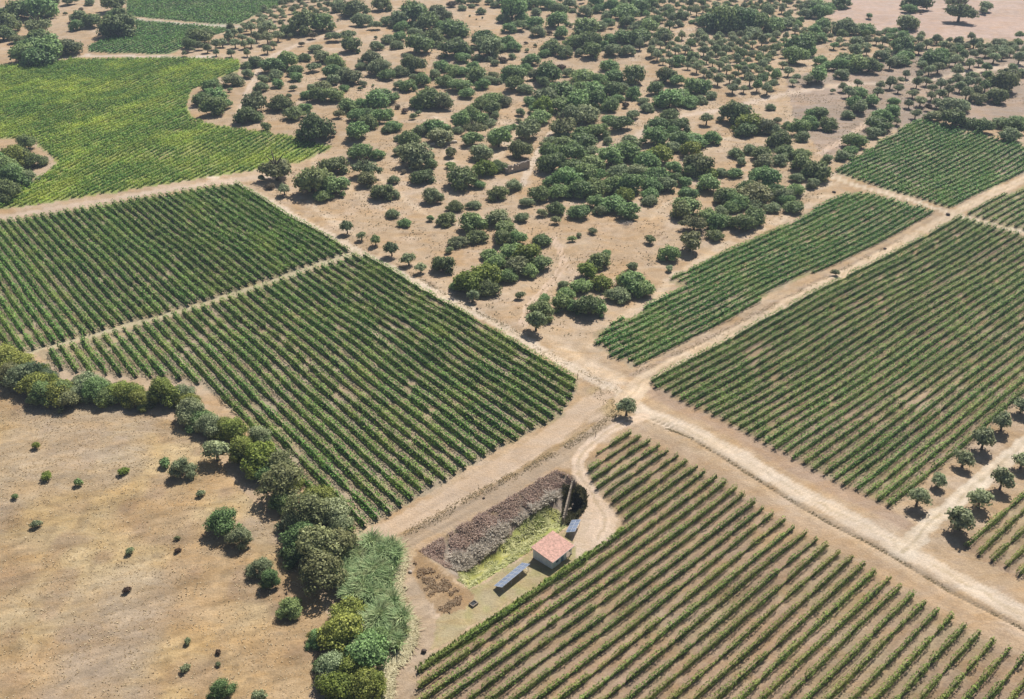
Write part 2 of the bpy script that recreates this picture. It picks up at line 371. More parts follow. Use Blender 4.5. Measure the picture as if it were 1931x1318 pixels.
F1_PX = [(0, 395), (130, 376), (300, 352), (483, 320), (560, 305), (629, 277), (547, 257), (456, 243), (400, 232), (367, 224), (352, 203), (361, 168), (398, 152), (452, 135), (452, 113), (340, 111), (137, 109), (80, 119), (31, 123), (-150, 125), (-300, 260), (60, 262), (110, 309), (27, 362), (-100, 405)]
F0A_PX = [(166, 89), (207, 70), (259, 56), (249, 38), (394, 48), (440, 52), (380, 75), (352, 87), (321, 103), (166, 98)]
F0B_PX = [(238, 31), (240, 0), (250, -30), (560, -30), (543, 4), (485, 28), (452, 45), (400, 44), (320, 37)]
LEFT_PX = [(-500, 700), (0, 700), (60, 735), (130, 765), (260, 768), (330, 795), (400, 850), (450, 920), (500, 970), (560, 1040), (600, 1110), (625, 1190), (560, 1400), (560, 1700), (-500, 1700)]
PINK_PX = [(1560, 30), (1620, -60), (2400, -60), (2400, 85), (1931, 76), (1780, 72), (1690, 66), (1600, 45)]
GROVE_PX = [(1480, 150), (1560, 128), (1700, 105), (1931, 80), (2300, 90), (2300, 200), (1931, 215), (1880, 240), (1760, 220), (1660, 250), (1560, 300), (1500, 230)]
CLEAR_PX = [(1096, 965), (1110, 930), (1150, 975), (1165, 1000), (1125, 1030), (1088, 1048), (1080, 1005)]
SHEDGRASS_PX = [(885, 1112), (1080, 985), (1100, 1010), (1085, 1050), (1000, 1110), (880, 1190), (810, 1235), (790, 1230), (830, 1160)]
BANKW_PX = [(786, 1036), (880, 1108), (896, 1122), (880, 1150), (830, 1160), (790, 1110), (776, 1060)]
TRACKS = [  # name, centre line in the photograph, half width m, colour, ruts
 ("dirt_track", [(400, 337), (440, 345), (560, 410), (665, 470), (760, 520), (845, 562), (985, 640), (1090, 700), (1165, 742), (1215, 778), (1300, 815), (1400, 868), (1520, 935), (1620, 988), (1710, 1040), (1820, 1102), (1931, 1165), (2200, 1320)], [1.6, 1.6, 1.6, 1.7, 1.8, 2.0, 1.7, 1.6, 2.0, 2.6, 2.6, 2.6, 2.6, 2.5, 2.5, 2.2, 2.2, 2.2], (.60, .50, .40), 1),
 ("dirt_track", [(1180, 760), (1214, 716), (1280, 678), (1440, 598), (1600, 512), (1790, 409), (1931, 336), (2150, 220)], [3.0, 2.6, 1.9, 1.9, 1.9, 2.0, 2.0, 2.0], (.57, .45, .33), 1),
 ("farm_track", [(1175, 796), (1140, 806), (1060, 862), (980, 908), (880, 960), (790, 1005), (755, 1030), (762, 1080), (785, 1140), (800, 1190), (775, 1260), (750, 1330), (730, 1500)], [2.2, 2.0, 2.0, 2.0, 2.0, 2.0, 1.9, 1.9, 2.3, 2.3, 2.3, 2.4, 2.5], (.40, .31, .225), 0),
 ("field_margin", [(1140, 745), (1110, 765), (1040, 825), (940, 885), (820, 955), (700, 1012), (655, 1030)], [2.6, 2.8, 2.8, 2.8, 2.8, 2.6, 2.0], (.50, .385, .285), 0),
 ("farm_track", [(1215, 785), (1165, 805), (1112, 840), (1090, 868), (1094, 902), (1118, 935), (1140, 975), (1130, 1010)], [1.8, 1.6, 1.6, 1.5, 1.5, 1.7, 2.6, 3.0], (.58, .46, .36), 1),
 ("grass_lane", [(-30, 692), (50, 668), (140, 642), (280, 601), (420, 560), (540, 522), (668, 478)], [1.3]*7, (.46, .40, .27), 0),
 ("dirt_track", [(-200, 440), (0, 408), (200, 378), (350, 355), (450, 338), (520, 330)], [2.2, 2.2, 2.2, 2.4, 2.6, 3.0], (.53, .42, .33), 0),
 ("dirt_track", [(1545, 325), (1600, 345), (1700, 375), (1800, 407), (1860, 422), (1931, 440), (2200, 520)], [1.8, 1.3, 1.3, 1.4, 1.3, 1.3, 1.3], (.58, .48, .37), 1),
 ("dirt_track", [(1700, 1045), (1735, 1002), (1790, 955), (1860, 895), (1931, 836), (2100, 700)], [2.6, 1.9, 1.8, 1.8, 1.8, 1.8], (.60, .51, .41), 1),
 ("sandy_track", [(985, 610), (992, 585), (1012, 560), (1040, 527), (1058, 505), (1062, 488), (1052, 468), (1043, 448)], [1.2]*8, (.56, .43, .33), 1),
 ("sandy_track", [(1062, 490), (1080, 508), (1098, 514)], [.9]*3, (.56, .43, .33), 1),
 ("sandy_track", [(1120, 285), (1200, 262), (1240, 228), (1330, 212), (1400, 196), (1460, 181), (1540, 166), (1600, 158), (1750, 149), (1850, 134), (1931, 121), (2100, 100)], [2.4]*12, (.56, .45, .36), 0),
 ("sandy_track", [(447, 232), (462, 190), (478, 155), (492, 122), (520, 100), (560, 84), (640, 60)], [2.0]*7, (.55, .44, .35), 1),
 ("sandy_track", [(1548, 290), (1600, 257), (1645, 222)], [1.3]*3, (.53, .41, .33), 1),
 ("sandy_track", [(985, 350), (1003, 312), (1016, 280), (1040, 250)], [1.4]*4, (.55, .45, .36), 0),
 ("dirt_track", [(-100, 127), (40, 121), (100, 109), (160, 103), (240, 105), (330, 109), (400, 108)], [1.4, 1.3, 1.4, 1.6, 1.6, 1.8, 2.4], (.58, .49, .42), 0),
 ("grass_lane", [(236, 36), (300, 40), (380, 46), (450, 49)], [2.0]*4, (.50, .47, .40), 0),
]
THINLINES = [([(1110, 421), (1190, 434), (1240, 448), (1268, 456)], .35), ([(1215, 415), (1240, 428), (1268, 437)], .3), ([(700, 438), (790, 440), (838, 448)], .35), ([(700, 480), (770, 490), (828, 490)], .3),
             ([(1060, 700), (1000, 650), (900, 600), (845, 555), (800, 528), (740, 495)], .4), ([(1245, 700), (1330, 655), (1470, 575)], .35), ([(1730, 380), (1900, 300)], .3)]
PALE = [([(1115, 655), (1160, 610), (1196, 585), (1240, 560), (1262, 528), (1370, 462), (1450, 425), (1560, 368)], 1.7), ([(1225, 415), (1258, 382), (1280, 366), (1300, 340)], .8), ([(1090, 520), (1150, 530), (1200, 505), (1260, 498)], .7),
        ([(700, 300), (720, 340), (800, 400), (870, 425)], .9), ([(820, 220), (850, 240), (840, 280), (862, 330), (850, 400)], 1.4), ([(930, 228), (985, 236), (962, 262), (930, 300)], 2.4), ([(1445, 300), (1420, 330), (1400, 345)], .7),
        ([(1480, 372), (1530, 352), (1570, 345)], 2.4), ([(1060, 660), (1110, 690), (1160, 715)], 2.6), ([(640, 300), (660, 360), (740, 400)], 1.0), ([(520, 350), (600, 395), (680, 450)], 1.6), ([(1420, 250), (1360, 262), (1310, 300)], 1.8), ([(560, 190), (600, 250), (590, 320)], 1.2)]
c_ = lambda *a: np.array(a, float)

def soil_colour(x, y):
    xw = x+(vn(x, y, 2.5, 1)-.5)*1.1+(vn(x, y, .8, 2)-.5)*.5; yw = y+(vn(x, y, 2.5, 3)-.5)*1.1+(vn(x, y, .8, 4)-.5)*.5
    n1 = vn(x, y, 14, 5); n2 = vn(x, y, 5, 6); n3 = vn(x, y, 1.6, 7); n4 = vn(x, y, 40, 8)
    C = np.empty(x.shape+(4,)); C[...] = (.540, .415, .295, 1)
    def blend(mask, colr, a=None):
        m = mask[..., None]
        C[..., :3] = C[..., :3]*(1-m)+np.asarray(colr)*m
        if a is not None: C[..., 3] = C[..., 3]*(1-mask)+a*mask
    blend(sm(.45, .75, n1)*.55, (.49, .335, .195)); blend(sm(.55, .8, n4)*.35, (.42, .31, .20)); blend(sm(.55, .85, n2)*.5, (.58, .46, .36)); blend(sm(.62, .9, n3)*.35, (.33, .25, .17))
    def patch(px, colr, soft=1.2):
        P = polyG(px); ins = inpoly(P, xw, yw); return ins.astype(float)
    m = patch(LEFT_PX, 0)
    blend(m, (.48, .345, .205)); blend(m*sm(.4, .75, n1)*.9, (.56, .435, .255)); blend(m*sm(.5, .8, vn(x, y, 18, 14))*.7, (.50, .35, .17)); blend(m*sm(.5, .85, n2)*.65, (.37, .265, .18)); blend(m*sm(.6, .9, n3)*.5, (.30, .225, .14)); blend(m*sm(.6, .85, vn(x, y, 22, 11))*.6, (.44, .36, .28))
    m = patch(PINK_PX, 0); blend(m, (.56, .415, .35)); blend(m*n1*.5, (.52, .42, .36))
    m = patch(GROVE_PX, 0); blend(m, (.375, .30, .245)); blend(m*sm(.45, .75, n1)*.7, (.47, .36, .29))
    for px, w in PALE: blend(sm(w*1.5, w*.6, dline(polyG(px), xw, yw))*.8*sm(.1, .5, n3*.5+n2*.5), (.66, .53, .40))
    for px, a, b_, k in ((A_PX, (.40, .34, .235), (.27, .27, .12), .35), (B_PX, (.43, .35, .25), (.29, .28, .13), .35), (C_PX, (.400, .292, .205), (.30, .27, .13), .35), (R_PX, (.37, .285, .20), (.27, .26, .12), .45),
                         (D_PX, (.38, .28, .20), (.33, .29, .14), .4), (R2_PX, (.42, .34, .24), (.24, .27, .10), .6), (R3_PX, (.38, .33, .24), (.20, .26, .10), .7), (R4_PX, (.38, .33, .22), (.27, .30, .11), .6),
                         (F1_PX, (.34, .37, .13), (.26, .34, .09), .8), (F0A_PX, (.30, .34, .18), (.20, .28, .12), .8), (F0B_PX, (.28, .33, .19), (.20, .28, .13), .8)):
        P = polyG(px); m = inpoly(P, xw, yw).astype(float)
        blend(m, a); blend(m*sm(.35, .75, .55*n2+.45*n1)*k, b_); blend(m*sm(.55, .8, n1)*.3, (.47, .37, .27))
    m = patch(R3_PX, 0)
    # bands of trampled earth beside the vineyards and the verge of weeds below the cross track
    for px, w, colr, k in (([(1225, 735), (1388, 822), (1531, 898), (1674, 968), (1700, 985)], 2.4, (.43, .315, .235), .8), ([(1187, 815), (1330, 884), (1491, 980), (1644, 1066), (1846, 1190), (2000, 1275)], 2.6, (.47, .345, .235), .75),
                           ([(1192, 708), (1330, 640), (1480, 566), (1700, 450)], 1.1, (.40, .31, .24), .7), ([(1232, 712), (1400, 626), (1560, 545), (1800, 419)], .9, (.50, .46, .22), .7),
                           ([(820, 968), (900, 925), (990, 880), (1060, 842), (1120, 805)], 1.1, (.36, .26, .15), .85), ([(760, 1000), (820, 966)], 1.0, (.36, .27, .16), .8),
                           ([(1130, 740), (1150, 765), (1165, 785)], 3.0, (.46, .35, .20), .8), ([(782, 1276), (900, 1192), (1000, 1122), (1085, 1060), (1175, 995)], 1.0, (.20, .26, .06), .95),
                           ([(770, 1040), (765, 1100), (800, 1170), (790, 1235), (745, 1290), (730, 1340)], 1.6, (.50, .41, .29), .4), ([(700, 1030), (745, 1035), (757, 1020)], 1.8, (.62, .55, .38), .9)):
        blend(sm(w*1.2, w*.7, dline(polyG(px), xw, yw))*k, colr)
    blend(patch(SHEDGRASS_PX, 0)*.85, (.42, .36, .22)); blend(patch(SHEDGRASS_PX, 0)*sm(.4, .8, n3)*.5, (.37, .36, .16)); blend(patch(CLEAR_PX, 0), (.60, .48, .37), .5); blend(patch(BANKW_PX, 0), (.38, .27, .165))
    # dry reservoir: brown-mauve silt and brush on the long bank, yellow-green weed on the floor
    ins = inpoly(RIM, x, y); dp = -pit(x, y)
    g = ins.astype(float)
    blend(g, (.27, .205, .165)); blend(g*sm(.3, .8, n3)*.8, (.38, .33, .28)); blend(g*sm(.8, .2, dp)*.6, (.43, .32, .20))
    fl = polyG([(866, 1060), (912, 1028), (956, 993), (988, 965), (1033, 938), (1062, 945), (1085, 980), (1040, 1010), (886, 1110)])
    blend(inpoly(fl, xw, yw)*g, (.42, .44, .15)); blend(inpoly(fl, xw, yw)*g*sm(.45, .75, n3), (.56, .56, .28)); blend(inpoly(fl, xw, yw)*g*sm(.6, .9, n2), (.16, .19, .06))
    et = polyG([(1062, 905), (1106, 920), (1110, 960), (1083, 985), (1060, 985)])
    blend(inpoly(et, xw, yw)*g*.9, (.15, .13, .07))  # shade of the steep end bank, put into the soil colour
    for px, w in THINLINES:
        blend(sm(w*1.6, w*.5, dline(polyG(px), x+(vn(x, y, 3, 9)-.5)*1.2, yw))*.55, (.25, .175, .12))
    tid = np.zeros(x.shape, int)
    for i, (nm, px, w, colr, ruts) in enumerate(TRACKS):
        P = polyG(px); d = np.full(x.shape, 1e9); ww = np.full(x.shape, 1.0)
        for k in range(len(P)-1):
            a, b_ = P[k], P[k+1]; dx, dy = b_-a
            t = np.clip(((xw-a[0])*dx+(yw-a[1])*dy)/(dx*dx+dy*dy), 0, 1); dd = np.hypot(xw-a[0]-t*dx, yw-a[1]-t*dy); s = dd < d
            d = np.where(s, dd, d); ww = np.where(s, w[k]*(1-t)+w[k+1]*t, ww)
        m = sm(ww*1.18, ww*.86, d); blend(m, colr, .45)
        if ruts: blend(m*sm(.55, .15, d)*.75*sm(.25, .6, n3*.5+n2*.5), np.array(colr)*(.72, .70, .60)); blend(m*sm(.38, .1, np.abs(d-.85))*.7, np.minimum(np.array(colr)*1.14, .72)); blend(m*sm(1.25, 1.6, d)*.5*sm(.2, .7, n3), np.array(colr)*(.84, .82, .78))
        blend(m*sm(.5, .9, n2)*.35, np.array(colr)*.84)
        tid = np.where(m > .5, i+1, tid)
    for deg, near in ((-47.2, (0, 8, 15)), (41.5, (1, 2, 3))):      # wheel streaks along the tracks and their margins
        ca, sa = math.cos(math.radians(deg)), math.sin(math.radians(deg)); al = x*ca+y*sa; ac = -x*sa+y*ca
        d = np.minimum.reduce([dline(polyG(TRACKS[k][1]), x, y) for k in near[:2]])
        st = vn(al/14, ac/.55, 1, 51)*.6+vn(al/30, ac/1.3, 1, 52)*.4; C[..., :3] *= (1+(st-.5)*.42*sm(12, 3, d))[..., None]
    for px, deg in ((A_PX, -50), (B_PX, -50), (C_PX, 42.5), (R_PX, 41), (D_PX, 41.3), (R2_PX, 41)):
        m = inpoly(polyG(px), x, y); ca, sa = math.cos(math.radians(deg)), math.sin(math.radians(deg)); al = x*ca+y*sa; ac = -x*sa+y*ca
        st = vn(al/9, ac/.5, 1, 53)*.5+vn(al/22, ac/1.1, 1, 54)*.5; C[..., :3] *= (1+(st-.5)*.45*m)[..., None]
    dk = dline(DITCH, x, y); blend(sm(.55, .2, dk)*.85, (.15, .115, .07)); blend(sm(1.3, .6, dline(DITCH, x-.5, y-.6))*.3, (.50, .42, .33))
    mL = inpoly(polyG(LEFT_PX), x, y); ca, sa = math.cos(.35), math.sin(.35); al = x*ca+y*sa; ac = -x*sa+y*ca
    st = vn(al/7, ac/1.3, 1, 71)*.55+vn(al/2.2, ac/.6, 1, 72)*.45; C[..., :3] *= (1+(st-.52)*.55*mL)[..., None]
    C[..., :3] *= np.where(tid > 0, .93, .80)[..., None]
    return np.clip(C, .01, .75), tid

def build_ground():
    us = np.concatenate([[-30000, -14000, -7000, -4000, -2500, -1700, -1200, -900, -700], np.arange(-500, 2432, 4.0), [2600, 2800, 3200, 3700, 4500, 6000, 9000, 16000, 32000]])
    vs = np.concatenate([[-452, -448, -440, -425, -400, -370, -330, -290, -250, -210, -180, -150, -130, -110, -95, -80, -70, -60, -50, -40, -32], np.arange(-26, 120, 2.5), np.arange(120, 1500, 4.0), [1510, 1530, 1560, 1620, 1700, 1850, 2050, 2400, 2900]])
    Ux, Vy = np.meshgrid(us, vs); g = G(Ux, Vy); x, y = g[..., 0], g[..., 1]
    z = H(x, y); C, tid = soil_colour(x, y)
    z = z-.03*(tid > 0)
    nv, nu = x.shape; idx = np.arange(nv*nu).reshape(nv, nu)
    q = np.stack([idx[1:, :-1], idx[1:, 1:], idx[:-1, 1:], idx[:-1, :-1]], -1).reshape(-1, 4)
    ft = np.stack([tid[1:, :-1], tid[1:, 1:], tid[:-1, 1:], tid[:-1, :-1]], -1).reshape(-1, 4)
    f = np.where((ft > 0).sum(1) >= 2, ft.max(1), 0)
    V = np.stack([x, y, z], -1).reshape(-1, 3); C = C.reshape(-1, 4)
    def sub(nm, faces):
        u, inv = np.unique(faces, return_inverse=True)
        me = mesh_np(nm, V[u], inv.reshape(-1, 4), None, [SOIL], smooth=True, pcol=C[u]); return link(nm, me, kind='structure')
    sub("ground", q[f == 0])
    for i, t in enumerate(TRACKS):
        if (f == i+1).sum() > 3: sub(t[0], q[f == i+1])
build_ground()

# ------------------------------------------------------------------ vine rows
def vine_row_mesh(p, q, mat, dens, leaf, hgt, wid, seed, miss=.04, z0=.25):
    r = np.random.default_rng(seed); L = float(np.linalg.norm(q-p)); d = (q-p)/L; nrm = np.array([-d[1], d[0]])
    nk = max(3, int(L/1.15)+2); vig = r.normal(1, .30, nk).clip(.4, 1.6); vig = .5*vig+.5*np.interp(np.arange(nk), np.arange(0, nk+6, 6), r.normal(1, .22, len(np.arange(0, nk+6, 6))).clip(.45, 1.45)[:len(np.arange(0, nk+6, 6))])
    kx = p[0]+d[0]*np.linspace(0, L, nk); ky = p[1]+d[1]*np.linspace(0, L, nk)
    vig = vig*(1-.62*sm(.60, .84, vn(kx, ky, 7, 61)*.55+vn(kx, ky, 2.4, 62)*.45))
    gap = r.random(nk) < miss
    for i in np.where(r.random(nk) < miss*.25)[0]: gap[i:i+r.integers(2, 4)] = True
    vig = np.where(gap, .22, vig); vig[0] = min(vig[0], .9); vig[-1] = max(vig[-1], .9)
    sp = lambda s: np.interp(s/L*(nk-1), np.arange(nk), vig)
    off = np.interp(np.linspace(0, 1, nk), np.linspace(0, 1, 5), r.normal(0, .10, 5))
    n = int(L*dens); s = r.uniform(0, L, n)
    knot = .74+.44*np.sin(s*6.283/1.15+r.uniform(0, 6)); v = sp(s)
    keep = r.random(n) < np.clip(v*1.1*knot+.12, .05, 1); s = s[keep]; v = v[keep]; knot = knot[keep]; n = len(s)
    a = r.uniform(-.35, math.pi+.35, n); rad = r.uniform(.62, 1.18, n)*(1+.25*(r.random(n) < .14))
    h = hgt*(v**.7)*(.72+.28*knot); cz = z0+(h-z0)*.5
    lat = np.cos(a)*wid*.5*v*rad+np.interp(s/L*(nk-1), np.arange(nk), off); zz = cz+np.sin(a)*(h-z0)*.55*rad+(r.random(n) < .07)*r.uniform(.1, .4, n)*hgt*.5-(np.sin(a) < .0)*.1
    low = r.random(n) < .3; zz = np.where(low, r.uniform(z0, 1, n)*cz+.1, zz); lat = np.where(low, np.sign(np.cos(a))*wid*.5*v*r.uniform(.6, 1, n), lat)
    P = np.stack([p[0]+d[0]*s+nrm[0]*lat, p[1]+d[1]*s+nrm[1]*lat, zz], 1)
    N = np.stack([nrm[0]*np.cos(a), nrm[1]*np.cos(a), np.sin(a)+.2], 1)+.55*r.normal(size=(n, 3))
    P[:, 2] += hill(P[:, 0], P[:, 1])
    V1, Q1 = leaf_quads(P, N, leaf, r)
    t1 = np.clip(+.40+.27*np.sin(a)+.38*r.normal(size=n), 0, 1)  # light put into the tint: sunlit tops paler, lower leaves darker
    # opaque heart of the hedge, its inner shade put into a dark tint
    st = .9; m = max(2, int(L/st)+1); s2 = np.linspace(0, L, m); v2 = sp(s2)*r.uniform(.75, 1.1, m)
    ang = np.radians([-20, 50, 90, 130, 200]); ring = []
    off2 = np.interp(s2/L*(nk-1), np.arange(nk), off)
    for k, an in enumerate(ang):
        la = np.cos(an)*wid*.24*v2*r.uniform(.8, 1.15, m)+off2; hz = z0*.3+(hgt*.62*v2**.6)*(.18+.72*max(0, math.sin(an)))*r.uniform(.88, 1.08, m)
        ring.append(np.stack([p[0]+d[0]*s2+nrm[0]*la, p[1]+d[1]*s2+nrm[1]*la, hz], 1))
    R_ = np.stack(ring, 1).reshape(-1, 3); R_[:, 2] += hill(R_[:, 0], R_[:, 1]); b0 = len(V1); i = np.arange(m-1)[:, None]*5; k = np.arange(4)[None]
    Q2 = np.stack([b0+i+k, b0+i+k+1, b0+i+k+6, b0+i+k+5], -1).reshape(-1, 4)
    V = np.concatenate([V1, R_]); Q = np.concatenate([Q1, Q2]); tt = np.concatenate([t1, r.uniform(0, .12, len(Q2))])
    return V, Q, tt
def clip_line(P, a, d):
    """stretches of the line a + t d that lie in polygon P"""
    ts = []; n = len(P)
    for i in range(n):
        p, q = P[i], P[(i+1) % n]; e = q-p; den = d[0]*e[1]-d[1]*e[0]
        if abs(den) < 1e-12: continue
        w = p-a; t = (w[0]*e[1]-w[1]*e[0])/den; s = (w[0]*d[1]-w[1]*d[0])/den
        if 0 <= s < 1: ts.append(t)
    ts.sort(); return [(ts[i], ts[i+1]) for i in range(0, len(ts)-1, 2)]
VIEW = polyG([(-160, -60), (2090, -60), (2090, 1440), (-160, 1440)])
def field(px, rows, mat, dens, leaf, hgt, wid, seed, where, group, look, jag=1.0, miss=.018, asstuff=False):
    """rows: list of (point, direction), counted from the landmark that WHERE names"""
    P = polyG(px); n = 0; r = np.random.default_rng(seed); out = []
    for k, (a, d) in enumerate(rows):
        best = []
        for t0, t1 in clip_line(P, a, d):
            t0 += r.uniform(0, jag); t1 -= r.uniform(0, jag)
            if t1-t0 < 4: continue
            # leave out what lies well outside the frame
            for c0, c1 in clip_line(VIEW, a, d):
                u0, u1 = max(t0, c0), min(t1, c1)
                if u1-u0 > 3: best.append((u0, u1))
        if not best: continue
        n += 1; Vs, Qs, Ts = [], [], []; nv = 0
        for j, (t0, t1) in enumerate(best):
            V, Q, T = vine_row_mesh(a+d*t0, a+d*t1, mat, dens, leaf, hgt*r.uniform(.93, 1.06), wid, seed*1000+k*7+j, miss)
            Vs.append(V); Qs.append(Q+nv); Ts.append(T); nv += len(V)
        out.append((np.concatenate(Vs), np.concatenate(Qs), np.concatenate(Ts)))
    if asstuff:
        nv = 0; Qs = []
        for V, Q, T in out: Qs.append(Q+nv); nv += len(V)
        me = mesh_np("distant_vines", np.concatenate([o[0] for o in out]), np.concatenate(Qs), None, [mat], fattr=np.concatenate([o[2] for o in out]))
        link("distant_vines", me, kind='stuff', label=look, cat="vines"); return
    for i, (V, Q, T) in enumerate(out):
        c = V.mean(0); c[2] = 0
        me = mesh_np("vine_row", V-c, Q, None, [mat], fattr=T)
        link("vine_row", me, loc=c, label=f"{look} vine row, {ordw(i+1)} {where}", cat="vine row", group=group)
def fan(l0, l1, n1, i0, i1):
    """rows from two measured ones: row 0 and row n1, numbered i0..i1"""
    a0, b0 = G(*l0[0]), G(*l0[1]); a1, b1 = G(*l1[0]), G(*l1[1]); R_ = []
    for i in range(i0, i1+1):
        t = i/n1; a = a0*(1-t)+a1*t; d0 = (b0-a0)/np.linalg.norm(b0-a0); d1 = (b1-a1)/np.linalg.norm(b1-a1); d = d0*(1-t)+d1*t
        R_.append((a, d/np.linalg.norm(d)))
    return R_
def para(ref, deg, sp, i0, i1):
    a = G(*ref); d = np.array([math.cos(math.radians(deg)), math.sin(math.radians(deg))]); nn = np.array([-d[1], d[0]])
    return [(a+nn*sp*i, d) for i in range(i0, i1+1)]
def build_vines():
    field(A_PX, fan([(447, 352), (659, 478)], [(0, 564), (66, 660)], 36, 0, 44), M['vineA'], 42, .36, 1.95, 1.65, 1, "from pale track in block above the lane", "vine rows of the upper western block", "dark green")
    field(B_PX, fan([(681, 483), (1087, 722)], [(290, 603.5), (668, 1009)], 24, 0, 36), M['vineA'], 50, .32, 1.95, 1.65, 2, "from pale track in block below the lane", "vine rows of the central block", "dense dark")
    field(C_PX, fan([(1112, 871), (1187, 824)], [(1866.6, 1318), (1929, 1244)], 35, 0, 40), M['vineC'], 76, .23, 1.65, .98, 3, "from junction tree in block beside shed", "vine rows of the block beside the shed", "thin olive green", miss=.035)
    field(R_PX, fan([(1223, 723), (1808, 415)], [(1674, 954), (1883, 781)], 26, 0, 27), M['vineR'], 50, .29, 1.80, 1.5, 4, "below upper cross track in large eastern block", "vine rows of the large eastern block", "mid green", miss=.02)
    field(D_PX, para((1818, 1037), 41.3, -2.7, 0, 14), M['vineC'], 74, .23, 1.65, 1.1, 5, "below side track behind olive trees", "vine rows below the olive trees", "yellowish green", miss=.03)
    field(R2_PX, para((1192, 691), 41.0, 2.45, 0, 16), M['vineN'], 32, .38, 1.50, 1.7, 6, "above cross track in narrow strip vineyard", "vine rows of the narrow strip vineyard", "rich green", jag=2.5)
    field(R3_PX, para((1788, 394), 41.5, 2.5, 0, 30), M['vineN'], 20, .46, 1.45, 1.5, 7, "above cross track in far corner vineyard", "vine rows of the far corner vineyard", "deep green")
    field(R4_PX, para((1823, 408), 41.3, -2.7, 0, 14), M['vineR'], 24, .38, 1.5, 1.4, 8, "below cross track beyond the far lane", "vine rows beyond the far lane", "bright green")
    field(F1_PX, para((629, 278), 68.5, 2.5, 0, 140), M['vineF'], 12, .55, 1.35, 1.3, 9, "from eastern tip of big far slope vineyard", "vine rows of the far slope vineyard", "yellowish", jag=1.5)
    field(F0A_PX+[], para((352, 87), 68.5, 2.6, -20, 80), M['vineN'], 6, .65, 1.3, 1.3, 10, "", "", "small far vineyard of green rows behind the dotted lane", asstuff=True)
    field(F0B_PX, para((452, 45), 68.5, 2.6, -60, 120), M['vineN'], 5, .75, 1.3, 1.3, 11, "", "", "farthest green vineyard above the lane dotted with row ends", asstuff=True)
build_vines()
